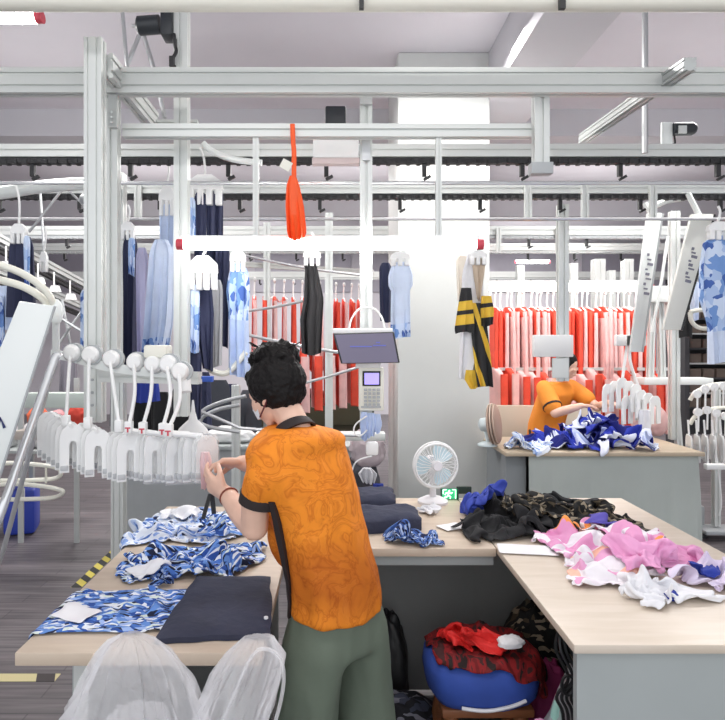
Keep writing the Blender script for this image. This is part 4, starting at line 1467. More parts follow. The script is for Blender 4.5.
# trousers
m = MB()
m.loft([ring(p, a, b, s, f, 36, 0.95, 0.03, 5) for p, a, b in (((0.005, 1.80, 0.66), 0.150, 0.115), ((0.004, 1.80, 0.76), 0.148, 0.116), ((0.0, 1.80, 0.88), 0.135, 0.105), ((-0.015, 1.80, 0.95), 0.12, 0.095))])
for top, mid, bot in ((V((-0.058, 1.745, 0.74)), V((-0.082, 1.73, 0.45)), V((-0.10, 1.715, 0.035))), (V((0.066, 1.855, 0.74)), V((0.088, 1.86, 0.45)), V((0.108, 1.85, 0.035)))):
    m.loft([ring(top.lerp(mid, q) if q <= 1 else mid.lerp(bot, q - 1), a, b, s, f, 32, 1.0, 0.06, 7) for q, a, b in (
        (-0.1, 0.06, 0.09), (0.15, 0.082, 0.106), (0.5, 0.086, 0.102), (1, 0.088, 0.098), (1.5, 0.094, 0.102), (2, 0.098, 0.106))])
tr = ob('trousers', m, TROUS, t, loc=(0.0, 1.80, 0.03))
bake(tr, 0.011, 16)
for v in tr.data.vertices:
    p = v.co
    d = (ridge(V((p.x * 9, p.y * 9, p.z * 1.6))) - 0.75) * 0.020 + (ridge(V((p.x * 16, p.y * 16, p.z * 5 + p.x * 6))) - 0.75) * 0.008
    v.co = v.co + v.normal * d
m = MB()
for an in (V((-0.095, 1.71, 0.09)), V((0.095, 1.85, 0.09))):
    pass
for nm, an in (('shoe', V((-0.095, 1.71, 0.0))), ('shoe', V((0.095, 1.85, 0.0)))):
    m = MB()
    Mf = rot_to(f)
    m.obox(an + f * 0.045 + V((0, 0, 0.012)), (0.085, 0.25, 0.024), Mf, 0.010)
    m.sph(an + f * 0.08 + V((0, 0, 0.03)), (0.042, 0.10, 0.04), Mf)
    m.sph(an - f * 0.02 + V((0, 0, 0.045)), (0.040, 0.065, 0.05), Mf)
    ob(nm, m, BLACK, t)
# hair: swept up cap and curly bun
m = MB()


def HP(x, y, z):
    return HC + Mh @ V((x, y, z)) * 0.775


m.sph(HP(0, -0.022, 0.035), (0.084, 0.094, 0.088), Mh, 24, 14)
m.sph(HP(0, -0.045, 0.000), (0.076, 0.066, 0.070), Mh, 20, 12)
m.sph(HP(0, 0.045, 0.072), (0.060, 0.045, 0.034), Mh, 16, 10)
for x in (-1, 1):
    m.sph(HP(x * 0.070, 0.018, 0.030), (0.014, 0.040, 0.042), Mh)
m.sph(HP(0.004, -0.035, 0.128), (0.066, 0.060, 0.046), None, 20, 12)
rnd = random.Random(4)
for i in range(58):
    th = rnd.random() * 2 * PI
    ph = rnd.random()
    u_ = V((math.cos(th) * math.sqrt(1 - ph * ph * 0.8), math.sin(th) * math.sqrt(1 - ph * ph * 0.8), ph * 1.1 - 0.25))
    c_ = HP(0.004, -0.035, 0.122) + V((u_.x * 0.060, u_.y * 0.056, u_.z * 0.046))
    r0 = rnd.uniform(0.012, 0.022)
    a1 = V((rnd.uniform(-1, 1), rnd.uniform(-1, 1), rnd.uniform(-1, 1))).normalized()
    b1 = a1.orthogonal().normalized()
    m.tube([c_ + (a1 * math.cos(k) + b1 * math.sin(k)) * r0 for k in (q * 0.7 for q in range(8))], 0.0065, 6)
for i in range(46):
    x = -0.08 + 0.16 * (i / 45)
    lift = math.sqrt(max(0, 1 - (x / 0.088) ** 2))
    p = [HP(x * 0.80, -0.100 * lift ** 0.5 + 0.012, -0.055), HP(x * 1.04, -0.108 * lift - 0.008, 0.0), HP(x, -0.112 * lift - 0.004, 0.052), HP(x * 0.7, -0.085 * lift - 0.01, 0.105)]
    m.tube(smooth_path(p, 4), 0.006 + 0.002 * rnd.random(), 6)
hr = ob('hair', m, HAIR, t, loc=HC)
bake(hr, 0.0048, 1, 0.4)
for v in hr.data.vertices:
    q = Mh.inverted() @ v.co
    v.co = v.co + v.normal * (0.0045 * noise.noise(V((q.x * 120, q.y * 40, q.z * 22))) + 0.003 * noise.noise(v.co * 90))
m = MB()
rnd = random.Random(9)
for i in range(60):
    th = rnd.random() * 2 * PI
    c_ = HP(0.004, -0.035, 0.13) + V((math.cos(th) * 0.062, math.sin(th) * 0.056, rnd.uniform(-0.02, 0.04)))
    dv = V((math.cos(th), math.sin(th), rnd.uniform(0.0, 0.9))).normalized()
    e = c_ + dv * rnd.uniform(0.008, 0.022)
    m.tube([c_ - dv * 0.012, c_.lerp(e, 0.5) + V((rnd.uniform(-.004, .004), 0, rnd.uniform(-.004, .004))), e], [0.0022, 0.0018, 0.0008], 4)
ob('loose_curls', m, HAIR, t)
# mask with ear loop
m = MB()
rings = []
for i in range(9):
    zz = -0.026 - 0.068 * i / 8
    rg = []
    for j in range(17):
        q = -1.25 + 2.5 * j / 16
        bl = 0.112 - 0.020 * abs(i - 3) / 5 * 1.0
        rg.append(HP(math.sin(q) * 0.069, 0.018 + math.cos(q) * (bl - 0.018), zz))
    rings.append(rg)
fr = [m.vs(r) for r in rings]
bk = [m.vs([p.lerp(HP(0, 0.03, -0.05), 0.03) for p in r]) for r in rings]
for i in range(8):
    for j in range(16):
        m.f([fr[i][j], fr[i][j + 1], fr[i + 1][j + 1], fr[i + 1][j]])
        m.f([bk[i][j + 1], bk[i][j], bk[i + 1][j], bk[i + 1][j + 1]])
for i in range(8):
    for j in (0, 16):
        m.f([fr[i][j], fr[i + 1][j], bk[i + 1][j], bk[i][j]])
for j in range(16):
    for i in (0, 8):
        m.f([fr[i][j], fr[i][j + 1], bk[i][j + 1], bk[i][j]])
mk = ob('face_mask', m, MASKM, t, ang=70)
for x in (-1, 1):
    m = MB()
    m.tube(smooth_path([HP(x * 0.068, 0.045, -0.03), HP(x * 0.082, 0.0, 0.012), HP(x * 0.085, -0.026, -0.004), HP(x * 0.083, -0.022, -0.036), HP(x * 0.066, 0.042, -0.088)], 4), 0.0026, 6)
    ob('mask_loop', m, mat('dark red mask loop', (0.12, 0.02, 0.03), 0.6) if x < 0 else MASKM, mk)
# bracelet and watch
m = MB()
d = (L_WR - L_EL).normalized(); a1 = d.orthogonal().normalized(); b1 = d.cross(a1)
cc = L_EL.lerp(L_WR, 0.90)
m.tube([cc + (a1 * math.cos(k) + b1 * math.sin(k)) * 0.0295 for k in (2 * PI * q / 20 for q in range(20))], 0.0030, 6, close=True)
ob('bracelet', m, mat('dark red bead bracelet', (0.22, 0.05, 0.03), 0.4), t)
m = MB()
d = (R_WR - R_EL).normalized(); a1 = d.orthogonal().normalized(); b1 = d.cross(a1)
cc = R_EL.lerp(R_WR, 0.80)
m.tube([cc + d * q for q in (-0.010, 0.010)], 0.0345, 18)
ob('watch_strap', m, mat('pale grey strap', (0.62, 0.62, 0.60), 0.4), t)

# ---- the second worker behind the rear table
t = thing('person', 'person in a plain orange shirt bending over royal blue garments at the rear table', 'person', (1.95, 5.36, 0))
f = V((0.45, -0.89, 0)).normalized()
s = V((f.y, -f.x, 0))
HC2 = V((2.035, 5.27, 1.375))
Mh2 = rot_to(V((0.62, -0.62, -0.48)))
NK = V((1.985, 5.33, 1.26))
SHR, SHL = V((1.83, 5.25, 1.185)), V((2.12, 5.40, 1.185))   # towards the column, towards the far side
ELR, WRR = V((1.86, 5.07, 0.985)), V((2.045, 4.98, 1.055))
ELL, WRL = V((2.28, 5.22, 1.02)), V((2.30, 5.02, 1.075))
m = MB()
head_mesh(m, HC2, Mh2, 0.98)
limb(m, [NK - V((0.02, -0.01, 0.07)), NK, HC2 - Mh2 @ V((0, 0.02, 0.05))], [0.058, 0.046, 0.046])
m.loft([ring(p, a, b, s, f, 28) for p, a, b in ((V((1.90, 5.42, 0.72)), 0.15, 0.11), (V((1.91, 5.41, 0.86)), 0.155, 0.105), (V((1.94, 5.38, 1.0)), 0.145, 0.1), (V((1.97, 5.35, 1.12)), 0.155, 0.1), (V((1.98, 5.34, 1.20)), 0.14, 0.075))])
limb(m, [SHR, SHR.lerp(ELR, 0.5), ELR], [0.056, 0.047, 0.040]); limb(m, [ELR, ELR.lerp(WRR, .5), WRR], [0.041, 0.037, 0.026])
limb(m, [SHL, SHL.lerp(ELL, 0.5), ELL], [0.056, 0.047, 0.040]); limb(m, [ELL, ELL.lerp(WRL, .5), WRL], [0.041, 0.037, 0.026])
hand(m, WRR, (0.14, -0.03, 0.0), (0, 0, -1), 0.6, 0.165, 1)
hand(m, WRL, (0.05, -0.12, -0.02), (0, 0, -1), 0.6, 0.165, -1)
for sg in (-1, 1):
    hip = V((1.90, 5.42, 0.72)) + s * 0.085 * sg
    kn = hip + f * 0.03 - V((0, 0, 0.34)); an = hip - f * 0.01 - V((0, 0, 0.64))
    limb(m, [hip, kn, an], [0.075, 0.052, 0.036])
    m.sph(an + f * 0.06 + V((0, 0, -0.045)), (0.040, 0.10, 0.034), rot_to(f))
body = ob('body', m, SKIN, t, loc=t.location)
bake(body, 0.007, 3)
m = MB()
m.loft([ring(p, a, b, s, f, 40, 0.9, 0.05, 13) for p, a, b in ((V((1.90, 5.42, 0.68)), 0.175, 0.135), (V((1.91, 5.41, 0.86)), 0.172, 0.13), (V((1.94, 5.38, 1.0)), 0.172, 0.125), (V((1.97, 5.35, 1.12)), 0.178, 0.12), (V((1.98, 5.34, 1.20)), 0.15, 0.09), (V((1.985, 5.335, 1.235)), 0.085, 0.07))])
limb(m, [SHR, SHR.lerp(ELR, .3), SHR.lerp(ELR, .72)], [0.07, 0.078, 0.080], 16)
limb(m, [SHL, SHL.lerp(ELL, .3), SHL.lerp(ELL, .62)], [0.07, 0.076, 0.076], 16)
sh = ob('shirt', m, ORANGE2, t, loc=t.location)
bake(sh, 0.012, 4)
m = MB(); a = SHR.lerp(ELR, .72); dd = (ELR - SHR).normalized(); m.tube([a, a + dd * 0.016], 0.081, 20); ob('sleeve_cuff', m, TRIMB, t)
m = MB()
for sg in (-1, 1):
    hip = V((1.90, 5.42, 0.78)) + s * 0.08 * sg
    m.loft([ring(hip - V((0, 0, q)) , a, a, s, f, 24, 1, 0.04, 2) for q, a in ((-0.03, 0.09), (0.2, 0.092), (0.45, 0.085), (0.70, 0.08))])
tr = ob('trousers', m, mat('black trousers', (0.02, 0.02, 0.025), 0.8), t, loc=(1.9, 5.42, 0.05)); bake(tr, 0.014, 3)
m = MB()


def HQ(x, y, z):
    return HC2 + Mh2 @ V((x, y, z))


m.sph(HQ(0, -0.025, 0.036), (0.086, 0.094, 0.090), Mh2, 22, 12)
m.sph(HQ(0, -0.05, -0.02), (0.080, 0.070, 0.085), Mh2, 20, 12)
for x in (-1, 1):
    m.sph(HQ(x * 0.074, 0.012, 0.02), (0.016, 0.045, 0.055), Mh2)
m.tube(smooth_path([HQ(-0.06, -0.10, 0.0), HQ(-0.10, -0.12, -0.07), HQ(-0.11, -0.10, -0.13)]), [0.035] * 12 + [0.015], 10)
hr = ob('hair', m, HAIR, t, loc=HC2); bake(hr, 0.006, 2)
# ------------------------------------------------------------------ hanging garments and hangers
def garment(name, label, px0, px1, py0, py1, Y, mt, rows=None, seed=0, group=None, hanger=True, hook_to=None, hw=None, hlabel=None, **k):
    """garment hanging at distance Y with its outline given by the photo; rows: (v 0..1, left 0..1, right 0..1)"""
    a, b = W(px0, py0, Y), W(px1, py1, Y)
    wd, ht = b.x - a.x, a.z - b.z
    rows = rows or [(0, .30, .70), (.06, .05, .95), (.3, .02, .98), (1, 0, 1)]
    rr = [(-v * ht, l * wd, r * wd) for v, l, r in rows]
    m = MB(); hang_cloth(m, a, rr, seed=seed, **k)
    o = tag(ob(name, m, mt, ang=70), label, 'garment', group)
    return o


def clip_carrier(label, px, py_hook, py, Y, wpx=22, hpx=22, group=None, n=3, lean=0):
    """white plastic carrier: hook rod, shoulder body and clip flaps"""
    c = W(px, py, Y)
    k = Y / F
    t = thing('clip_hanger', label, 'hanger', tuple(c), group)
    m = MB(); top = W(px + lean, py_hook, Y)
    m.tube(smooth_path([top, top.lerp(c, 0.4) + V((0.012, 0, 0)), c + V((0, 0, 0.005))], 5), 0.007, 7); ob('hook', m, WHITE, t)
    w, h = wpx * k, hpx * k
    m = MB(); m.prism([(-w / 2, -h * 0.5), (-w * 0.46, -h * 0.22), (-w * 0.2, 0), (w * 0.2, 0), (w * 0.46, -h * 0.22), (w / 2, -h * 0.5)], 0.03, c - V((0, 0.015, 0))); ob('shoulder', m, WHITE, t)
    for i in range(n):
        x = -w / 2 + w * (i + 0.5) / n
        m = MB(); m.box(c + V((x - w / n * 0.34, -0.02 + 0.008 * (i % 2), -h)), c + V((x + w / n * 0.34, 0.02 + 0.008 * (i % 2), -h * 0.45)), 0.004); ob('clip', m, WHITE, t)
    return t


SHORT = [(0, .18, .80), (.1, .08, .92), (.55, .02, .98), (1, 0, 1)]
LONG = [(0, .25, .75), (.08, .08, .92), (.5, .1, .9), (1, .15, .85)]
TEE = [(0, .34, .66), (.07, .10, .9), (.20, 0, 1), (.32, .02, .98), (.36, .12, .88), (1, .1, .9)]
# left end
clip_carrier('white clip carrier holding the navy shorts beyond the chute', 19, 186, 224, 3.6, 16, 20, lean=-3)
o = garment('navy_hanging_shorts', 'navy shorts hanging from a carrier above the curved tubes', 8, 36, 237, 318, 3.62, NAVYH, SHORT, 1, folds=3, amp=0.02)
garment('printed_hanging_strip', 'narrow blue print panel hanging before the navy shorts', 23, 31, 236, 290, 3.55, HANGBLUE, LONG, 2, folds=2, thick=0.012)
garment('pale_hanging_jersey', 'pale blue jersey hanging low behind the curved tubes', -8, 18, 286, 330, 3.7, PALEBLUE2, SHORT, 3, folds=4, amp=0.02)
garment('blue_hanging_jersey', 'blue jersey edge hanging at the rim of the picture behind the chute', -10, 4, 296, 345, 3.65, HANGBLUE, SHORT, 31, folds=3)
clip_carrier('narrow white carrier on the thin upright rod', 44, 226, 252, 3.9, 7, 20)
garment('blue_hanging_jersey', 'pale blue print jersey half hidden behind the front post', 79, 92, 290, 350, 4.3, HANGBLUE, LONG, 4, folds=2)
clip_carrier('white carrier holding long navy trousers beside the front post', 128, 205, 222, 3.9, 14, 18)
garment('navy_hanging_trousers', 'long navy trousers hanging beside the front post', 121, 139, 235, 372, 3.92, NAVYH, LONG, 5, folds=3, amp=0.02)
garment('printed_hanging_strip', 'blue print panel hanging before the long navy trousers', 128, 136, 238, 275, 3.85, HANGBLUE, LONG, 6, folds=2, thick=0.012)
clip_carrier('white carrier over the pale blue polo beside the white post', 167, 158, 186, 3.75, 16, 30)
garment('pale_hanging_jersey', 'pale ice blue jersey hanging high behind the white post', 158, 177, 205, 268, 3.77, PALEBLUE2, LONG, 7, folds=3, amp=0.02)
garment('pale_hanging_jersey', 'long pale blue jersey with a blue printed hem beside the white post', 142, 174, 240, 352, 3.6, [PALEBLUE2, HANGBLUE], [(0, .4, .8), (.1, .2, 1), (.5, .1, 1), (.75, .05, .95), (1, 0, .8)], 8, folds=4, amp=0.025, bands=[(-0.6, 1)])
garment('lilac_hanging_jersey', 'thin lilac jersey hanging between navy trousers and pale blue jersey', 135, 149, 248, 356, 3.78, mat('lilac jersey', (0.50, 0.48, 0.66), 0.75, bump=0.2), LONG, 9, folds=3, amp=0.015)
clip_carrier('broad white carrier with navy trousers above the hung tube lamp', 205, 148, 175, 3.52, 36, 30, n=4, lean=-5)
for i, (a, b, lab) in enumerate(((193, 208, 'first pair of navy trousers above the hung tube lamp'), (206, 216, 'second pair of navy trousers above the hung tube lamp'), (214, 224, 'third narrow pair of navy trousers above the hung tube lamp'))):
    garment('navy_hanging_trousers', lab, a, b, 193 - i * 2, 262 + i * 6, 3.53 + 0.03 * i, NAVYH, LONG, 10 + i, folds=2, amp=0.012)
garment('printed_hanging_strip', 'pale blue print panel hanging beside the first navy trousers above the lamp', 188, 196, 198, 250, 3.48, HANGBLUE, LONG, 13, folds=2, thick=0.012)
clip_carrier('broad white carrier below the hung tube lamp beside the white post', 203, 246, 256, 3.15, 30, 34, n=4)
garment('printed_hanging_strip', 'blue print top hanging close beside the white post', 187, 201, 285, 352, 3.17, HANGBLUE, LONG, 14, folds=3)
garment('navy_hanging_trousers', 'slate navy trousers hanging beside the white post reaching the bench', 187, 203, 350, 420, 3.2, NAVYH, LONG, 15, folds=3)
garment('navy_hanging_trousers', 'navy trousers tapering down in the middle of the hanging cluster', 193, 214, 288, 370, 3.25, NAVYH, [(0, .1, .9), (.3, .05, 1), (.7, .3, .95), (1, .5, .95)], 16, folds=3)
garment('grey_hanging_jersey', 'thin grey jersey hanging next to the tapering navy trousers', 209, 224, 280, 366, 3.4, mat('grey jersey', (0.45, 0.45, 0.46), 0.8, bump=0.2), LONG, 17, folds=3)
garment('navy_hanging_trousers', 'long navy trousers hanging behind the grey jersey', 214, 231, 240, 348, 3.55, NAVYH, LONG, 18, folds=3, amp=0.02)
clip_carrier('white carrier over the blue print top before the coral rack', 238, 240, 250, 3.3, 16, 22)
garment('blue_hanging_jersey', 'blue print top over a pale blue skirt hanging before the coral rack', 226, 250, 264, 376, 3.32, [HANGBLUE, PALEBLUE], [(0, .3, .75), (.08, .1, .95), (.25, 0, 1), (.45, .1, .92), (1, .08, 1)], 19, folds=3, amp=0.02, bands=[(-0.31, 1)])
m = MB(); m.tube(smooth_path([W(201, 352, 3.3), W(206, 366, 3.3), W(218, 373, 3.3), W(230, 371, 3.3), W(246, 352, 3.3)]), 0.016, 8)
tag(ob('bent_hanger_tube', m, CREAM), 'cream bent tube curving under the hanging navy trousers', 'tube')
m = MB(); m.box(W(193, 382, 3.9), W(214, 376, 3.95), 0.003); tag(ob('blue_rail_label', m, mat('blue label', (0.04, 0.12, 0.55), 0.5)), 'small blue strip below the hanging navy trousers', 'label')
clip_carrier('white carrier holding the plain black shorts over the coral rack', 312, 232, 249, 3.4, 18, 17)
garment('black_hanging_shorts', 'plain black garment hanging over the coral rack', 300, 325, 264, 354, 3.42, mat('charcoal cloth', (0.022, 0.021, 0.023), 0.8, bump=0.3, bscale=14), [(0, .15, .65), (.05, .2, .7), (.4, .15, .95), (.62, 0, .9), (1, .08, .85)], 20, folds=3, amp=0.02)
garment('navy_hanging_trousers', 'narrow navy garment hanging beside the hanging post over the tablet', 378, 393, 263, 322, 4.2, NAVYH, LONG, 21, folds=2, amp=0.015)
clip_carrier('white carrier with the pale blue jersey on the column', 400, 240, 252, 4.1, 20, 14)
garment('pale_hanging_jersey', 'pale blue jersey with a dark blue cuff hanging against the white column', 388, 413, 262, 338, 4.12, [PALEBLUE2, HANGBLUE], TEE, 22, folds=4, amp=0.02, bands=[(-0.43, 1)])
# striped jersey on the column
t = thing('striped_hanging_jersey', 'yellow and black striped jersey with white body hanging on the white column', 'garment', tuple(W(475, 388, 4.3)))
YEL, BLK = (0.78, 0.50, 0.05), (0.02, 0.02, 0.022)
SLEEVE = stripe_mat('yellow black bands', [(0, BLK), (.24, YEL), (.46, BLK), (.56, YEL), (.80, BLK)], (0.12, 0, -1), 3.35, 0.02)
PANEL = stripe_mat('yellow black slanting stripes', [(0, BLK), (.45, YEL), (.75, BLK)], (1, 0, 0.32), 8.5, 0.5)


def part_cloth(name, px0, px1, py0, py1, Y, mt, rows, seed, **k):
    a, b = W(px0, py0, Y), W(px1, py1, Y)
    wd, ht = b.x - a.x, a.z - b.z
    m = MB(); hang_cloth(m, a, [(-v * ht, l * wd, r * wd) for v, l, r in rows], seed=seed, **k)
    return ob(name, m, mt, t, ang=70)


part_cloth('body', 458, 486, 254, 378, 4.33, WHITEF, [(0, .35, .7), (.15, .15, .9), (.6, .1, .9), (1, 0.02, .6)], 23, folds=3, amp=0.015)
part_cloth('sleeve', 454, 474, 288, 333, 4.26, SLEEVE, [(0, .35, .85), (.5, .15, .95), (.9, 0, 1), (1, 0.05, .95)], 24, folds=2, thick=0.018)
part_cloth('sleeve', 480, 494, 296, 326, 4.27, SLEEVE, [(0, .1, .8), (.5, .05, 1), (1, .1, .9)], 25, folds=2, thick=0.018)
part_cloth('striped_panel', 469, 493, 303, 387, 4.29, PANEL, [(0, .05, .65), (.4, .1, .8), (.8, .25, .95), (1, .35, 1)], 26, folds=2, thick=0.016)
part_cloth('yellow_hem', 464, 482, 370, 388, 4.31, mat('yellow jersey', YEL, 0.75), [(0, .1, .7), (.5, 0, .8), (1, .3, .9)], 27, folds=2, thick=0.014)
part_cloth('collar', 470, 488, 258, 300, 4.28, mat('beige collar lining', (0.62, 0.50, 0.38), 0.8), [(0, .1, .9), (.4, .2, .8), (1, .45, .55)], 28, folds=2, thick=0.012)
clip_carrier('white carrier holding the striped jersey on the column', 478, 244, 251, 4.25, 18, 14)
garment('cream_hanging_jersey', 'pale cream garment hanging partly behind the striped jersey', 455, 470, 256, 300, 4.45, mat('cream jersey', (0.82, 0.76, 0.66), 0.8), LONG, 29, folds=2)
# right edge
clip_carrier('white carrier at the rim of the picture over the long blue jersey', 718, 206, 222, 3.3, 22, 18)
garment('blue_hanging_jersey', 'long blue print jersey hanging at the rim of the picture', 697, 742, 236, 362, 3.32, [HANGBLUE, PALEBLUE2], [(0, .3, .7), (.06, .12, .9), (.25, .03, 1), (.5, .02, 1), (.7, .2, 1), (1, .22, 1)], 30, folds=4, amp=0.025, bands=[(-0.52, 1)])
garment('dark_hanging_trousers', 'black garment hanging beside the printed slanted chute', 678, 694, 284, 338, 4.9, BLACKF, LONG, 32, folds=2)
# orange ribbon
m = MB()
m.mi = 0
hang_cloth(m, W(286, 176, 2.84), [(0, .018, .048), (-.045, .002, .064), (-.14, -.002, .084), (-.27, .006, .098), (-.295, .014, .09)], thick=0.010, folds=4, amp=0.012, seed=34, levels=14)
m.tube(smooth_path([W(292.5, 124, 2.845), W(293, 140, 2.845), W(294, 152, 2.845), W(294, 165, 2.84), W(294, 182, 2.84)], 4), 0.0115, 8, flat=0.5)
o = ob('orange_hanging_ribbon', m, ORANGEFLAG, ang=70); tag(o, 'orange cloth strip knotted round the second gantry beam and hanging down', 'ribbon')
m = MB(); m.obox(W(286, 165, 2.83), (0.05, 0.004, 0.045), Matrix.Rotation(0.5, 3, 'Y')); tag(ob('paper_hang_tag', m, CREAM), 'pale paper tag hanging beside the orange cloth strip', 'tag')


# ------------------------------------------------------------------ packed racks of coral garments
def row_proto(name, mts, ht, dep, seed, w=0.052, yoke=False):
    t = thing(name, 'coral garment', 'garment', (0, 0, 0))
    m = MB()
    hang_cloth(m, (0, 0, 0), [(0, -dep * .16, dep * .16), (-.06, -dep * .48, dep * .48), (-.2, -dep * .52, dep * .52), (-ht, -dep * .48, dep * .48)], thick=w / 2.4, folds=2, amp=0.008, yaw=R(90), seed=seed, n=20, levels=14, bands=[(-.10, 1)] if yoke else None)
    ob('cloth', m, [REDF, ROSEF] if yoke else mts[0], t, ang=70)
    m = MB()
    hang_cloth(m, (0.012, -0.02, -0.05), [(0, -dep * .47, -dep * .38), (-ht * .94, -dep * .50, -dep * .36)], thick=w * 0.46, folds=1, amp=0.008, yaw=R(90), seed=seed + 1, n=12, levels=8)
    ob('side_panel', m, mts[1], t, ang=70)
    return t


def hook_proto():
    t = thing('hanging_hook', 'white hook', 'hanger', (0, 0, 0))
    m = MB(); m.tube(smooth_path([V((0, 0, 0.0)), V((0, 0, 0.07)), V((0.004, 0, 0.135))]), 0.008, 6); m.tube([(0, -0.17, -0.045), (0, 0, 0.0), (0, 0.17, -0.045)], 0.009, 6); ob('hanger_wire', m, WHITE, t)
    m = MB(); m.sph((0.004, -0.008, 0.15), (0.015, 0.02, 0.024), u=10, v=7); ob('roller', m, WHITE, t)
    return t


PA = row_proto('rack_hanging_garment', (REDF, REDF), 0.74, 0.40, 41, 0.040)
PB = row_proto('rack_hanging_garment', (REDF, ROSEF), 0.74, 0.40, 43, 0.040)
PC = row_proto('rack_hanging_garment', (ROSEF, ROSEF), 0.74, 0.40, 45, 0.040, True)
PD = row_proto('rack_hanging_shorts', (ROSEF, REDF), 0.56, 0.34, 47, 0.085)
PE = row_proto('rack_hanging_shorts', (REDF, ROSEF), 0.56, 0.34, 49, 0.085)
HK = hook_proto()
used = {}


def place(proto, loc, rz, label, group):
    if proto.name not in used:
        used[proto.name] = 1
        proto.location = loc; proto.rotation_euler = (0, 0, rz); proto['label'] = label; proto['group'] = group
        return proto
    return dup(proto, loc, rz, label, group)


rnd = random.Random(77)
LAB = {PA.name: 'all coral red garment packed on the far rack beside the column', PB.name: 'coral red garment with a rose side packed on the far rack beside the column',
       PC.name: 'pale rose garment packed on the far rack beside the column'}
zs = 1.56 - (308 - 345) / F * 6.2
for i in range(27):
    x = W(489, 0, 6.2).x + i * 0.0605 + rnd.uniform(-.008, .008)
    p = (PA, PB, PC, PA, PA, PC, PB)[(i * 3 + i // 4) % 7]
    y = 6.2 + rnd.uniform(-.03, .03)
    place(p, (x, y, zs + rnd.uniform(-.012, .012)), rnd.uniform(-.03, .03), LAB[p.name], 'coral garments on the far rack')
    place(HK, (x, y, zs + 0.01), rnd.uniform(-.2, .2), 'white hook with a round roller on the far rack beside the column', 'hooks on the far rack')
LAB2 = {PD.name: 'rose shorts with a coral side low on the far rack beside the column', PE.name: 'coral shorts with a rose side low on the far rack beside the column'}
for i in range(15):
    x = W(494, 0, 6.0).x + i * 0.118 + rnd.uniform(-.02, .02)
    p = (PD, PE, PD, PD, PE)[i % 5]
    place(p, (x, 6.0 + rnd.uniform(-.03, .03), 1.30 + rnd.uniform(-.03, .03)), 0.15 + rnd.uniform(-.03, .03), LAB2[p.name], 'shorts low on the far rack')
m = MB(); m.profile((1.45, 6.2, zs + 0.195), (3.3, 6.2, zs + 0.195), 0.05, 0.05); tag(ob('garment_rail', m, ALU), 'rail carrying the packed coral garments beside the column', 'rail')
m = MB(); m.profile((1.45, 6.0, 1.32), (3.35, 6.0, 1.32), 0.03, 0.03); tag(ob('garment_rail', m, ALU), 'low rail carrying the coral shorts beside the column', 'rail')
for i in range(15):
    q = i / 14
    pos = W(244, 296, 5.6).lerp(W(366, 300, 6.8), q)
    if 0.44 < q < 0.5:
        continue
    p = (PA, PB, PA, PC, PB)[i % 5]
    place(p, pos, rnd.uniform(.04, .10), LAB[p.name].replace('far rack beside the column', 'curved rack behind the worker'), 'coral garments on the curved rack')
    place(HK, pos + V((0, 0, 0.01)), rnd.uniform(-.2, .3), 'white hook with a round roller on the curved rack behind the worker', 'hooks on the curved rack')
for i in range(9):
    q = i / 8
    pos = W(262, 356, 5.5).lerp(W(362, 352, 6.4), q) + V((0, 0, 0.03))
    p = (PE, PD, PE)[i % 3]
    place(p, pos, 0.12 + rnd.uniform(-.03, .03), LAB2[p.name].replace('far rack beside the column', 'curved rack behind the worker'), 'shorts low on the curved rack')
a, b = W(236, 264, 5.5), W(372, 272, 6.85)
m = MB(); m.profile(a, b, 0.05, 0.05); tag(ob('garment_rail', m, ALU), 'rail carrying the coral garments on the curved rack behind the worker', 'rail')
for pts, lab, r in (([(238, 254), (305, 268), (370, 276)], 'upper thin guide tube across the curved rack', .010), ([(240, 312), (275, 307), (303, 301)], 'middle thin guide tube across the curved rack', .012),
                    ([(243, 334), (300, 346), (368, 357)], 'lower guide tube sloping behind the bun of the worker', .014), ([(300, 384), (330, 376), (362, 366)], 'short guide tube rising behind the tablet', .012)):
    m = MB(); m.tube(smooth_path([W(p[0], p[1], 5.0) for p in pts]), r, 8); tag(ob('guide_tube_rail', m, CHROME), lab, 'tube')
m = MB(); m.box(W(255, 425, 6.9), W(372, 396, 7.3), 0.01); m2 = m
m.box((W(255, 0, 6.9).x + .05, 6.95, 0), (W(372, 0, 6.9).x - .05, 7.25, 0.7))
tag(ob('olive_cabinet', m, DARKM), 'dark olive cabinet under the coral garments behind the worker', 'cabinet')
heap('maroon_cloth', 'dark maroon cloth on the olive cabinet behind the worker', 'cloth', W(312, 399, 7.05), 0.16, 0.12, 0, 0.12, mat('maroon cloth', (0.10, 0.012, 0.02), 0.8), 111)
# ------------------------------------------------------------------ white clip hanger station
ST = thing('hanger_station_rail', 'curved white rail with round pulleys from which the white clip hangers hang', 'rail', tuple(W(120, 370, 2.45)))
m = MB()
path = smooth_path([W(52, 354, 2.50), W(70, 357, 2.48), W(105, 366, 2.46), W(140, 371, 2.42), W(185, 374, 2.36)], 5)
m.loft([[p + V((0, -0.012, -0.018)), p + V((0, 0.012, -0.018)), p + V((0, 0.012, 0.018)), p + V((0, -0.012, 0.018))] for p in path]); ob('curved_rail', m, PANELW, ST)
m = MB(); m.box(W(143, 358, 2.36), W(173, 345, 2.46), 0.01); ob('cover_box', m, CREAM, ST)
DISC = [(70, 353, 2.44), (89, 355, 2.43), (110, 359, 2.41), (134, 362, 2.39), (152, 364, 2.36), (167, 364, 2.34), (179, 372, 2.32)]
for px, py, Y in DISC:
    m = MB(); c = W(px, py, Y); m.tube([c + V((0, 0.03, 0)), c + V((0, 0.012, 0)), c, c - V((0, 0.006, 0))], [0.036, 0.036, 0.031, 0.025], 22)
    d = ob('pulley', m, WHITE, ST)
    m = MB(); m.tube([c + V((0.006, 0.04, 0)), c + V((0.006, 0.016, 0))], 0.041, 22); ob('pulley_guard', m, GREYP, d)
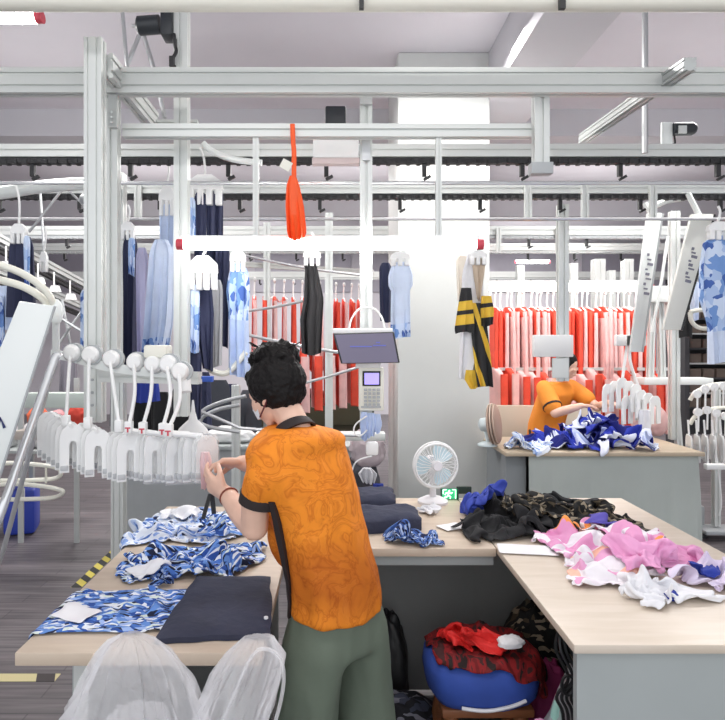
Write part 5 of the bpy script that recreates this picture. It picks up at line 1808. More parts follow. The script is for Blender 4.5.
m = MB(); m.tube([W(185, 376, 2.36), W(186, 392, 2.34)], 0.022, 12); ob('end_guide', m, WHITE, ST)
# crossbar behind the clusters
m = MB(); m.profile(W(100, 376, 2.56), W(200, 378, 2.46), 0.04, 0.05); ob('support_bar', m, ALU, ST)


def flap(m, c, w, h, yaw, t=0.012):
    """arched clip plate with two legs, in the plane turned by yaw"""
    ex = V((math.cos(yaw), math.sin(yaw), 0)); en = V((-math.sin(yaw), math.cos(yaw), 0))
    ot = [(-w / 2, -h), (-w / 2, -h * .28), (-w * .42, -h * .10), (-w * .22, 0), (w * .22, 0), (w * .42, -h * .10), (w / 2, -h * .28), (w / 2, -h), (w * .14, -h), (w * .14, -h * .42), (w * .07, -h * .34), (-w * .07, -h * .34), (-w * .14, -h * .42), (-w * .14, -h)]
    m.prism(ot, t, V(c) - en * t / 2, ex, (0, 0, 1), en)


CL = [  # rod top index, hub px, hub y, front flap px, top y, bottom y, n, dx per flap (px), dy, Y
    (0, 66, 419, 73, 425, 472, 6, -4.6, -2.6, 2.34, WHITE), (1, 88, 421, 98, 430, 476, 4, -4.2, -2.4, 2.32, WHITE), (2, 119, 424, 130, 434, 481, 4, -5.0, -0.8, 2.28, WHITE),
    (3, 129, 425, 155, 434, 481, 4, -4.6, -0.6, 2.24, CLEAR), (4, 143, 426, 177, 436, 482, 4, -4.6, -0.3, 2.20, CLEAR), (5, 163, 427, 194, 434, 481, 3, -4.8, 0.0, 2.16, CLEAR), (6, 169, 428, 207, 436, 480, 3, -4.2, 0.2, 2.12, CLEAR)]
ordw = ['first', 'second', 'third', 'fourth', 'fifth', 'sixth', 'seventh']
for (di, hx, hy, fx, ty, by, n, dx, dy, Y, mt) in CL:
    lab = '%s white clip hanger along the curved rail counted from the slanted chute%s' % (ordw[di], '' if mt is WHITE else ' with clear sleeves')
    top = W(DISC[di][0], DISC[di][1] + 3, DISC[di][2] - 0.02)
    hub = W(hx, hy, Y + 0.02)
    t = thing('clip_hanger', lab, 'hanger', tuple(hub), None)
    m = MB()
    mid = top.lerp(hub, 0.5) + V((0.012 if di in (3, 4) else (0.02 if di > 4 else 0.0), 0, 0))
    m.tube(smooth_path([top, mid, hub], 6), 0.007, 8); ob('rod', m, WHITE, t)
    m = MB(); m.box(hub + V((-0.014, -0.014, -0.03)), hub + V((0.014, 0.014, 0.015)), 0.004); hb = ob('hub', m, WHITE, t)
    if mt is CLEAR:
        m = MB(); m.box(hub + V((-0.010, -0.0155, -0.012)), hub + V((0.010, -0.0141, -0.007))); m.box(hub + V((-0.003, -0.0155, -0.026)), hub + V((0.003, -0.0141, -0.012))); ob('red_mark', m, REDCAP, hb)
    fa = W(fx, ty, Y); fb = W(fx + dx * (n - 1), ty + dy * (n - 1), Y + 0.028 * (n - 1))
    m = MB(); m.tube([hub - V((0, 0, 0.02)), (fa + fb) / 2 + V((0, 0, 0.0))], 0.010, 8); m.tube([fa + V((0, -0.01, -0.004)), fb + V((0, 0.01, -0.004))], 0.008, 8); ob('spine', m, WHITE, t)
    h = (by - ty) * Y / F
    for i in range(n):
        c = W(fx + dx * i, ty + dy * i, Y + 0.028 * i)
        m = MB(); flap(m, c, 0.096 if mt is WHITE else 0.078, h, 0.42 + 0.03 * (i % 2)); fo = ob('clip_plate', m, WHITE, t, ang=30)
        for q in (-1, 1):
            m = MB(); e = c + V((math.cos(.42) * 0.031 * q, math.sin(.42) * 0.031 * q, -h + 0.018)); m.obox(e, (0.028, 0.022, 0.02), Matrix.Rotation(.42, 3, 'Z'), 0.003); ob('clip_tip', m, mat('pale grey clip', (0.52, 0.53, 0.54), 0.5) if not bpy.data.materials.get('pale grey clip') else bpy.data.materials['pale grey clip'], fo)
    if mt is CLEAR:
        m = MB()
        P = []
        cc = W(fx, ty - 1, Y); ex = V((math.cos(.42), math.sin(.42), 0)); a, b = cc + ex * .044, cc - ex * .044
        dv = (b - a); 
        rings = []
        for k in range(7):
            z = -k / 6 * (h + 0.012)
            rg = []
            for j in range(24):
                q = 2 * PI * j / 24
                r1 = 0.5 * dv.length * (0.75 if k == 0 else 1.0) * (1 + 0.08 * noise.noise(V((j * .7, k, di))))
                r2 = 0.012 * (0.5 if k == 0 else 1.0) * (1 + 0.25 * noise.noise(V((j * .9, k * .8, di + 5))))
                rg.append((a + b) / 2 + dv.normalized() * math.cos(q) * r1 + V((-dv.y, dv.x, 0)).normalized() * math.sin(q) * r2 + V((0, 0, z)))
            rings.append(rg)
        m.loft(rings, cap=False); ob('clear_sleeve', m, CLEAR, t, ang=60)
m = MB(); c = W(193, 400, 2.6); m.loft([[c + V((a_ * math.cos(q), .45 * a_ * math.sin(q), -z_)) for q in (2 * PI * j / 20 for j in range(20))] for z_, a_ in ((0, .004), (.05, .010), (.085, .020), (.105, .042), (.125, .062), (.145, .070), (.15, .06))])
tag(ob('white_hook_hanger', m, WHITE), 'white cone topped hook behind the clear sleeves', 'hook')
heap('white_bag', 'white plastic bag lying on the bench behind the hands', 'bag', (W(229, 0, 4.75).x, 4.80, .781), 0.19, 0.09, 0, 0.13, mat('white bag film', (0.82, 0.82, 0.82), 0.4), 121)
heap('white_bag', 'white plastic bag on the bench just behind the face of the worker', 'bag', (W(267, 0, 4.80).x, 4.82, .781), 0.09, 0.08, 0, 0.11, mat('cream bag film', (0.80, 0.79, 0.74), 0.4), 123)
# red white piece in the hands
m = MB(); hang_cloth(m, W(201, 452, 2.03), [(0, 0.0, 0.028), (-.03, -.006, .036), (-.12, 0, .03)], thick=0.008, folds=3, amp=.008, seed=5, levels=8)
tag(ob('hanging_sleeve_tag', m, mat('pink white film', (0.80, 0.62, 0.64), 0.5)), 'pinkish white sleeve held between both hands of the worker', 'sleeve')

# ------------------------------------------------------------------ slanted chute and its frame at the near side
t = thing('slanted_chute', 'white slanted chute board with a navy mark beside the curved tubes', 'chute', (-1.2, 2.1, 0))
Yc = 2.15
ca = [W(19, 301, Yc), W(54, 306, Yc), W(-9, 500, Yc), W(-62, 500, Yc)]
m = MB(); nn = V((0, 0.02, 0))
m._hexa([ca[3], ca[2], ca[2] + nn, ca[3] + nn, ca[0], ca[1], ca[1] + nn, ca[0] + nn], 0.003); ob('board', m, PANELW, t)
m = MB(); e1, e2 = ca[1] + V((0.004, 0, 0)), ca[2] + V((0.004, 0, 0)); m.tube([e1, e2], 0.005, 6); ob('edge_strip', m, GREYP, t)
# foot of the chute continues down to the floor outside the view
m = MB(); m.tube([ca[2].lerp(ca[3], .5) + V((0, .03, .02)), V((-1.56, Yc + .03, 0.02))], 0.02, 8); ob('support_leg', m, STEEL, t)
m = MB()
mk = [W(-6, 431, Yc - .002), W(0, 419, Yc - .002), W(6, 430, Yc - .002)]
m.tube([W(-4, 430, Yc - .003), W(0.5, 418, Yc - .003), W(4.5, 428, Yc - .003)], 0.006, 4, flat=.3); ob('navy_mark', m, NAVYINK, t)
t = thing('curved_guide_rail', 'pair of cream curved tubes over the slanted chute', 'tube', tuple(W(55, 308, 2.35)))
m = MB(); m.tube(smooth_path([W(-30, 258, 2.2), W(0, 265, 2.2), W(25, 275, 2.22), W(45, 290, 2.26), (W(54, 306, 2.3)), W(55, 320, 2.32)]), 0.014, 10); ob('upper_tube', m, CREAM, t)
m = MB(); m.tube(smooth_path([W(-30, 275, 2.26), W(0, 280, 2.26), W(24, 287, 2.28), W(42, 298, 2.3), W(51, 310, 2.32)]), 0.015, 10); ob('lower_tube', m, CREAM, t)
m = MB(); c = W(56, 312, 2.3); m.sph(c, (0.028, 0.02, 0.05)); m.tube([c, W(56, 356, 2.42)], 0.014, 10); ob('joint', m, PANELW, t)
t = thing('tube_stand', 'grey tube stand slanting down beside the white chute board', 'stand', (-1.2, 2.3, 0))
m = MB(); m.tube(smooth_path([W(60, 357, 2.41), W(56, 356, 2.40), W(50, 372, 2.38), W(27, 438, 2.3), W(-6, 532, 2.2), V((-1.52, 2.1, 0.0))], 5), 0.0165, 10); ob('front_leg', m, CHROME, t)
m = MB(); m.tube([W(52, 372, 2.5), W(44, 400, 2.5), W(4, 548, 2.6), V((-1.72, 2.7, 0.0))], 0.011, 8); ob('rear_leg', m, STEEL, t)

# things seen beyond the aisle under the hangers
t = thing('side_shelf_rail', 'pale green grey shelf rail with brackets beyond the hangers', 'shelf', tuple(W(60, 400, 4.4)))
m = MB(); m.box(W(24, 408, 4.4), W(96, 392, 4.5), 0.006); ob('shelf_front', m, mat('pale green metal', (0.56, 0.62, 0.57), 0.4), t)
m = MB(); m.box(W(14, 440, 4.42), W(80, 431, 4.42) + V((0, .30, 0)), 0.004); ob('lower_shelf', m, mat('tan shelf board', (0.45, 0.40, 0.36), 0.5), t)
for px in (20, 76):
    m = MB(); X = W(px, 0, 4.72).x; m.box((X - .02, 4.725, 0), (X + .02, 4.745, 1.3)); ob('upright', m, ALU_D, t)
ORC = mat('orange coral cloth', (0.75, 0.16, 0.07), 0.8, bump=.3, bscale=12)
heap('orange_cloth', 'orange folded cloth on the tan shelf beside the chute', 'cloth', W(26, 431, 4.42) + V((0, .18, .003)), 0.07, 0.075, 0, 0.16, ORC, 131)
heap('rose_cloth', 'rose and navy cloth on the tan shelf beyond the tube stand', 'cloth', W(46, 431, 4.42) + V((0, .18, .003)), 0.055, 0.075, 0, 0.13, mat('rose cloth', (0.62, 0.32, 0.34), 0.8), 133)
heap('red_cloth', 'red cloth on the tan shelf behind the first clip hanger', 'cloth', W(68, 431, 4.42) + V((0, .18, .003)), 0.08, 0.075, 0, 0.17, mat('red cloth', (0.55, 0.05, 0.03), 0.8), 135)
m = MB(); m.box(W(84, 422, 4.6), W(93, 409, 4.65), .003); m.box(W(86, 440, 4.62), W(91, 421, 4.63)); tag(ob('black_box_mount', m, BLACK), 'small black box on a bracket at the end of the tan shelf', 'box')
t = thing('arm_rack', 'cream tube rack with hairpin arms standing beyond the aisle', 'rack', (-2.3, 4.2, 0))
for y0, tip, y1 in ((463, (61, 473), 481), (484, (63, 492), 500)):
    m = MB(); m.tube(smooth_path([W(-20, y0 + 4, 4.1), W(10, y0, 4.1), W(40, y0 + 2, 4.1), W(57, y0 + 5, 4.1), W(tip[0], tip[1], 4.1), W(56, y1 - 3, 4.12), W(36, y1 - 1, 4.14), W(-20, y1, 4.15)], 5), 0.015, 9); ob('hairpin_arm', m, CREAM, t)
m = MB(); X = W(-28, 0, 4.1).x; m.tube([(X, 4.1, 0), (X, 4.1, 0.85)], 0.02, 10); m.box((X - .12, 4.0, 0), (X + .12, 4.2, .02)); ob('stand', m, CREAM, t)
m = MB(); X = W(46, 0, 4.12).x; m.tube([W(46, 468, 4.11), W(46, 483, 4.12)], 0.008, 8); ob('spacer', m, CREAM, t)
m = MB(); m.box((W(-60, 0, 4.9).x, 4.75, .70), (W(58, 0, 4.9).x, 5.25, .72)); m.box((W(-60, 0, 4.9).x, 4.8, 0), (W(-54, 0, 4.9).x, 5.2, .70)); m.box((W(30, 0, 5.22).x, 5.2, 0), (W(34, 0, 5.22).x, 5.24, .70))
tag(ob('low_side_bench', m, SIDE), 'low grey bench holding white bags beyond the aisle', 'bench')
heap('white_bag', 'white stuffed bag on the low bench beyond the hairpin arms', 'bag', (W(39, 0, 4.95).x, 4.95, .722), 0.13, 0.14, 0, 0.21, mat('grey white bag', (0.62, 0.60, 0.60), 0.6), 141)
heap('white_bag', 'small white bag on the low bench next to the tube stand', 'bag', (W(10, 0, 4.95).x, 4.95, .722), 0.065, 0.12, 0, 0.24, mat('white sack', (0.72, 0.72, 0.72), 0.6), 143)
t = thing('blue_bag', 'royal blue bag with a white label standing on the floor under the low bench', 'bag', tuple(W(22, 522, 5.0)))
m = MB(); m.obox((W(22, 0, 5.02).x, 5.02, .19), (.24, .26, .37), Matrix.Rotation(.3, 3, 'Z'), .03); ob('sack', m, mat('bright blue sack', (0.03, 0.06, 0.42), 0.5), t)
m = MB(); m.box(W(20, 498, 4.85), W(25, 488, 4.853)); ob('label', m, WHITEF, t)

# ------------------------------------------------------------------ far side lines and racks on the far right
for i, (a, b, lab, YY) in enumerate((((655, 213), (636, 352), 'narrow white slanted chute with dark printing beside the coral rack', 4.6), ((703, 214), (672, 330), 'wide cream slanted chute with dark printing near the blue jersey', 4.3))):
    t = thing('slanted_chute_rail', lab, 'chute', tuple(W(*b, YY)))
    w = (7, 11)[i]
    top, bot = V((a[0], a[1], 0)), V((b[0], b[1], 0))
    m = MB(); q = [W(top.x - w, top.y, YY), W(top.x + w, top.y, YY), W(bot.x + w * .8, bot.y, YY), W(bot.x - w * .8, bot.y, YY)]
    nn = V((0, .03, 0)); m._hexa([q[3], q[2], q[2] + nn, q[3] + nn, q[0], q[1], q[1] + nn, q[0] + nn], .003); ob('board', m, PANELW if i == 0 else mat('cream board', (.80, .80, .74), .4), t)
    m = MB(); m.tube([q[1] + V((.012, .02, 0)), q[2] + V((.012, .02, 0))], .014, 6); ob('dark_edge', m, GREYP if i == 0 else BLACK, t)
    m = MB(); m.tube([q[0].lerp(q[1], .5) + V((0, .03, -.02)), V((q[0].x, YY + .05, 2.66))], .02, 8); ob('support_rod', m, ALU, t)
    m = MB()
    d = (q[3] - q[0]).normalized(); c = q[0].lerp(q[1], .5)
    for k in range(9):
        p = c + (q[3] - q[0]) * (.30 + .035 * k) + V((0, -.003, 0))
        m.obox(p + V((.012 * ((k * 7) % 3 - 1), 0, 0)), (.018 + .012 * (k % 3), .004, .020 - .008 * (k % 2)), Matrix.Rotation(.17 if i == 0 else .27, 3, 'Y'))
    ob('printed_lettering', m, mat('faded lettering', (.22, .22, .27), .6) if not bpy.data.materials.get('faded lettering') else bpy.data.materials['faded lettering'], t)
for pts, r, lab in (([(655, 205), (668, 200), (690, 196), (712, 190)], .03, 'grey curved guide between the two far slanted chutes'), ([(706, 225), (699, 262), (690, 300), (678, 316)], .014, 'thin white tube bending down beside the wide far chute'),
                    ([(668, 236), (660, 290), (652, 332)], .012, 'thin grey tube beside the narrow far chute')):
    m = MB(); m.tube(smooth_path([W(p[0], p[1], 4.75) for p in pts]), r, 8); tag(ob('guide_tube_rail', m, PANELW), lab, 'tube')
t = thing('lift_station_rail', 'pale grey lift box on slim legs behind the aluminium post of the rear table', 'lift', tuple(W(658, 300, 5.3)))
m = MB(); m.box(W(648, 302, 5.3), W(674, 288, 5.5), .006); ob('head_box', m, PANELW, t)
for px, x2 in ((652, 650), (660, 662)):
    m = MB(); m.profile(W(px, 302, 5.4), W(x2, 378, 5.4), .05, .05, 1, 1, up=(0, 1, 0)); ob('leg_bar', m, ALU, t)
m = MB(); m.box(W(644, 385, 5.3), W(700, 377, 5.5), .006); ob('tray', m, PANELW, t)
m = MB(); m.profile(W(668, 302, 5.45), (W(684, 0, 5.45).x, 5.45, 0), .05, .05); ob('leg_bar', m, ALU, t)
heap('pink_cloth', 'pale pink cloth hanging low behind the white hanger cluster', 'garment', W(655, 436, 5.25), .10, .06, 0, .26, ROSEF, 151)
# white clip clusters over the rear table
for i, (px, py, n, lab) in enumerate(((622, 386, 5, 'white clip hanger cluster over the royal blue garments'), (641, 398, 5, 'lower white clip hanger cluster over the royal blue garments'))):
    t = thing('clip_hanger', lab, 'hanger', tuple(W(px, py, 4.8)), None)
    m = MB(); m.tube(smooth_path([W(628 + i * 4, 336, 4.82), W(625 + i * 5, 360, 4.8), W(px, py - 4, 4.8)]), .012, 8); ob('rod', m, WHITE, t)
    m = MB(); m.box(W(617 + i * 9, 346, 4.78), W(634 + i * 9, 335, 4.84), .008); ob('head', m, WHITE, t)
    for k in range(n):
        c = W(px - 14 + k * 7, py - 8 + abs(k - 2) * 3, 4.74 + .03 * (k % 2))
        m = MB(); flap(m, c, .13, .22, .5); ob('clip_plate', m, WHITE, t, ang=30)
m = MB(); hang_cloth(m, W(640, 410, 4.7), [(0, 0, .07), (-.1, -.01, .09), (-.30, .0, .07)], thick=.02, folds=2, amp=.01, seed=8, levels=8); tag(ob('white_hanging_strip', m, WHITEF), 'white cloth strip hanging over the rear table below the clip clusters', 'cloth')
# pulley loop rack at the far side
t = thing('pulley_rack', 'cream double loop of small pulleys carrying white hangers beyond the rear table', 'rack', tuple(W(712, 480, 4.7)))
for y0, r in ((384, 0), (408, .0)):
    m = MB(); m.tube(smooth_path([W(770, y0 + 4, 4.8), W(735, y0, 4.75), W(712, y0 + 1, 4.7), W(696, y0 + 8, 4.68), W(690, y0 + 16, 4.7)], 5), .016, 8); ob('loop_tube', m, CREAM, t)
for px, py in ((696, 394), (704, 389), (713, 387), (722, 386), (697, 412), (706, 410), (715, 413), (724, 416)):
    m = MB(); c = W(px, py, 4.66); m.tube([c, c - V((0, .02, 0))], .032, 16); d = ob('pulley', m, WHITE, t)
    m = MB(); m.tube([c - V((0, .02, .0)), c - V((.0, .015, .15))], .008, 6); ob('hook', m, WHITE, d)
m = MB(); X = W(716, 0, 4.85).x; m.profile((X, 4.85, .1), (X, 4.85, 1.25), .05, .05, up=(0, 1, 0)); ob('upright', m, ALU, t)
m = MB(); m.box((X - .14, 4.75, .05), (X + .14, 4.95, .085), .01); ob('foot', m, GREYP, t)
for k in (-.11, .11):
    m = MB(); m.tube([(X + k, 4.83, .027), (X + k, 4.87, .027)], .026, 12); ob('caster', m, BLACK, t)
for i in range(6):
    px = 688 + i * 8
    t = thing('clip_hanger', 'white clip hanger hanging under the cream pulley loop', 'hanger', tuple(W(px, 430, 4.6)), 'hangers under the pulley loop')
    m = MB(); m.tube([W(px, 420, 4.62), W(px + 1, 434, 4.62)], .008, 6); ob('hook', m, WHITE, t)
    for k in range(2):
        m = MB(); flap(m, W(px + 2 * k, 434 + 2 * k, 4.62 - .05 * k), .07, .20, 1.4); ob('clip_plate', m, mat('greyish white plastic', (.66, .66, .65), .5) if not bpy.data.materials.get('greyish white plastic') else bpy.data.materials['greyish white plastic'], t, ang=30)
t = thing('hanging_cable', 'white cable dangling from the pulley loop', 'cable', tuple(W(720, 500, 4.55)))
m = MB(); m.tube(smooth_path([W(714, 440, 4.55), W(718, 470, 4.55), W(721, 500, 4.55), W(719, 516, 4.55)]), .008, 6); ob('cable', m, WHITE, t)
m = MB(); m.box(W(707, 470, 4.5), W(723, 463, 4.55), .008); ob('clamp', m, WHITE, t)
t = thing('small_equipment_box', 'small grey machine on a black base standing on the far floor', 'machine', tuple(W(698, 534, 4.95)))
m = MB(); c = W(698, 0, 4.95).x; m.box((c - .06, 4.9, .0), (c + .06, 5.05, .06), .01); ob('base', m, BLACK, t)
m = MB(); m.box((c - .045, 4.92, .06), (c + .045, 5.02, .24), .02); ob('body', m, GREYP, t)
# dark shelving
t = thing('dark_shelving', 'dark shelving with rows of small boxes behind the blue jersey', 'shelf', (5.2, 8.2, 0))
xa, xb = W(680, 0, 8.2).x, W(800, 0, 8.2).x
DK = mat('dark shelf metal', (.045, .045, .05), .6)
BRB = mat('brown bin', (.11, .085, .07), .7, var=.3, vscale=3)
m = MB(); m.box((xa, 8.45, .3), (xb, 8.5, 2.2)); ob('back_sheet', m, DK, t)
for k in range(7):
    m = MB(); z = .7 + k * .2; m.box((xa, 8.05, z), (xb, 8.45, z + .02)); ob('shelf_board', m, ALU_D if k % 2 else DK, t)
    for j in range(9):
        m = MB(); x = xa + .06 + j * .18; m.box((x, 8.07, z + .022), (x + .15, 8.4, z + .022 + .12), .004); ob('bin', m, BRB, t)
for x in (xa, xb):
    m = MB(); m.box((x - .03, 8.03, 0), (x + .03, 8.5, 2.2)); ob('upright', m, DK, t)
t = thing('hanging_hook_ring', 'cream plastic hook ring hanging beside the blue jersey', 'hook', tuple(W(702, 326, 4.4)))
m = MB(); m.tube(smooth_path([W(690, 312, 4.4), W(702, 310, 4.4), W(714, 316, 4.4), W(712, 327, 4.4), W(700, 328, 4.4), W(692, 322, 4.4), W(690, 312, 4.4)], 4), .016, 8); ob('ring', m, CREAM, t)
garment('pale_hanging_jersey', 'pale cloth strip hanging beside the cream hook ring', 690, 700, 282, 320, 4.7, PALEBLUE2, LONG, 36, folds=2)
# ------------------------------------------------------------------ tablet and keypad on the hanging post
t = thing('tablet_terminal_mount', 'tablet in a white holder clamped to the hanging post behind the worker', 'tablet', tuple(W(366, 366, 2.9)))
Yt = 2.88
q = [W(333, 334, Yt), W(394, 332, Yt), W(400, 363, Yt - .03), W(341, 364, Yt - .03)]
nn = V((0, .012, .003))
m = MB(); m._hexa([q[3], q[2], q[2] + nn, q[3] + nn, q[0], q[1], q[1] + nn, q[0] + nn], .004); tb = ob('tablet', m, BLACK, t)
SCR = glow('tablet screen', (.11, .10, .15), .4)
c = sum(q, V()) / 4
m = MB(); p = [c + (v - c) * .94 + V((0, -.003, 0)) for v in q]; m._hexa([p[3], p[2], p[2] + V((0, .002, 0)), p[3] + V((0, .002, 0)), p[0], p[1], p[1] + V((0, .002, 0)), p[0] + V((0, .002, 0))]); ob('screen', m, SCR, tb)
SI = glow('screen writing', (.10, .12, .42), .4)
m = MB()
for (a, b, y) in ((373, 386, 345), (376, 380, 342), (350, 372, 346), (390, 397, 356)):
    m.box(W(a, y + 1, Yt - .024), W(b, y, Yt - .0225))
ob('screen_lettering', m, SI, tb)
m = MB(); m.box(W(333, 333.5, 2.89), W(392, 328.5, 2.93), .004); ob('holder', m, WHITE, t)
m = MB(); m.box(W(356, 368, 2.9), W(380, 362, 2.95), .004); ob('clamp', m, WHITE, t)
m = MB(); m.tube(smooth_path([W(349, 330, 2.95), W(352, 318, 2.95), W(361, 308, 2.95), W(374, 309, 2.95), W(382, 318, 2.95), W(385, 330, 2.95)]), .005, 6); ob('white_cable', m, WHITE, t)
t = thing('keypad_terminal_mount', 'cream keypad terminal with a small violet display below the tablet', 'terminal', tuple(W(371, 412, 2.9)))
m = MB(); m.box(W(359, 411, 2.9), W(383, 367, 2.96), .008); ob('housing', m, CREAM, t)
m = MB(); m.box(W(362.5, 386, 2.895), W(380.5, 371, 2.9), .001); b_ = ob('bezel', m, BLACK, t)
m = MB(); m.box(W(364.5, 384.5, 2.892), W(379, 373, 2.895)); ob('display', m, glow('violet display', (.36, .30, .85), .7), b_)
for r_ in range(5):
    for k in range(4):
        m = MB(); x, y = 364 + k * 4.3, 388.5 + r_ * 3.7; m.box(W(x, y + 2.6, 2.893), W(x + 3.0, y, 2.9)); ob('key', m, GREYP, t)
m = MB(); m.box(W(361, 408, 2.895), W(381, 406, 2.9)); ob('lower_strip', m, GREYP, t)
t = thing('hanging_tag_cluster', 'pale blue cords and white fob hanging below the keypad terminal', 'tag', tuple(W(371, 452, 2.9)))
for i, (px, py) in enumerate(((365, 440), (372, 436), (378, 430))):
    m = MB(); hang_cloth(m, W(px - 4, 412 + i, 2.9), [(0, .0, .03), (-.05, -.006, .04), (-(py - 412) / F * 2.9, .0, .03)], thick=.008, folds=2, amp=.008, seed=50 + i, levels=6); ob('cord_strip', m, PALEBLUE, t)
m = MB(); m.box(W(366, 456, 2.89), W(378, 441, 2.92), .012); ob('fob', m, WHITE, t)
m = MB(); m.tube(smooth_path([W(367, 416, 2.88), W(356, 424, 2.88), W(354, 432, 2.88), W(360, 436, 2.88), W(367, 430, 2.88)]), .004, 6); ob('cable_loop', m, WHITE, t)
m = MB(); m.tube(smooth_path([W(372, 456, 2.9), W(356, 462, 2.9), W(351, 480, 2.92), W(352, 510, 2.94)]), .004, 6); ob('cable', m, WHITE, t)
m = MB(); m.tube([W(198, 410, 3.6), W(240, 428, 3.6), W(300, 433, 3.6), W(368, 436, 3.6)], .010, 8); tag(ob('guide_tube_rail', m, CHROME), 'thin bright tube passing behind the shoulders of the worker', 'tube')
m = MB(); m.box(W(338, 441, 3.7), W(384, 431, 3.8), .004); tag(ob('guide_bar_rail', m, ALU), 'short aluminium bar beside the fob behind the worker', 'bar')
for pts, lab in (([(246, 396), (222, 402), (204, 410), (198, 420), (210, 427), (240, 432)], 'grey looped guide tube between hangers and face'), ([(240, 405), (220, 409), (204, 416), (200, 423)], 'inner grey guide tube between hangers and face')):
    m = MB(); m.tube(smooth_path([W(p[0], p[1], 4.0) for p in pts]), .013, 8); tag(ob('guide_tube_rail', m, STEEL), lab, 'tube')
m = MB(); X = W(236, 0, 4.2).x; m.profile((X, 4.2, 0), (X, 4.2, 1.28), .055, .055, up=(0, 1, 0)); tag(ob('aluminium_post', m, ALU), 'short aluminium post behind the far hand of the worker', 'post')
# dark cloth hung behind the station rail
garment('black_hanging_garment', 'black garment hanging in the shade behind the pulleys', 134, 152, 378, 432, 4.3, BLACKF, SHORT, 61, folds=2)
garment('black_hanging_garment', 'wide black garment hanging in the shade behind the last pulleys', 170, 200, 385, 434, 4.3, BLACKF, SHORT, 62, folds=3)
garment('royal_hanging_garment', 'royal blue cloth hanging in the shade behind the fifth pulley', 136, 160, 377, 402, 4.1, ROYALF, SHORT, 63, folds=3)
garment('dark_hanging_garment', 'dark slate cloth hanging behind the grey looped tubes', 203, 232, 380, 440, 5.2, mat('slate cloth', (.05, .055, .07), .8), SHORT, 64, folds=4)
for i, (a, b, y0, y1, Y, mt, lab) in enumerate(((196, 212, 372, 440, 4.9, NAVYH, 'navy cloth hanging low before the grey looped tubes'), (222, 240, 384, 436, 5.4, NAVYH, 'dark navy cloth hanging behind the short aluminium post'),
        (238, 262, 390, 440, 5.5, mat('grey slate jersey', (.10, .11, .13), .8), 'dark grey cloth hanging just behind the face of the worker'), (60, 78, 345, 392, 5.6, mat('dull grey jersey', (.20, .19, .22), .8), 'grey cloth hanging beyond the aisle behind the first pulley'),
        (110, 124, 375, 425, 4.6, mat('dim grey jersey', (.16, .16, .18), .8), 'dim grey cloth hanging behind the third rod'), (150, 172, 392, 440, 4.8, BLACKF, 'black cloth hanging low behind the fifth and sixth rods'))):
    garment('dark_hanging_garment', lab, a, b, y0, y1, Y, mt, SHORT, 70 + i, folds=3)
# bags behind the worker
t = thing('stuffed_bag', 'stuffed clear bag with dark clothes on the bench behind the worker', 'bag', tuple(W(360, 447, 4.8)))
m = MB(); sack(m, (W(359, 0, 4.2).x, 4.25, .0), .17, .14, 0, .76, 161); ob('dark_clothes', m, mat('dark slate clothes', (.05, .05, .06), .8, var=.5, vscale=9), t)
m = MB(); sack(m, (W(368, 0, 4.2).x, 4.24, .70), .12, .10, .2, .27, 163); ob('pinkish_film', m, mat('rose grey film', (.50, .42, .44), .4), t)
m = MB(); hang_cloth(m, W(358, 468, 4.06), [(0, .03, .09), (-.04, 0, .13), (-.10, .03, .11)], thick=.02, folds=3, amp=.02, seed=91, levels=8); ob('white_patch', m, WHITEF, t)
m = MB(); hang_cloth(m, W(373, 484, 4.07), [(0, 0, .07), (-.09, -.01, .08)], thick=.02, folds=2, amp=.015, seed=92, levels=6); ob('blue_patch', m, ROYALF, t)


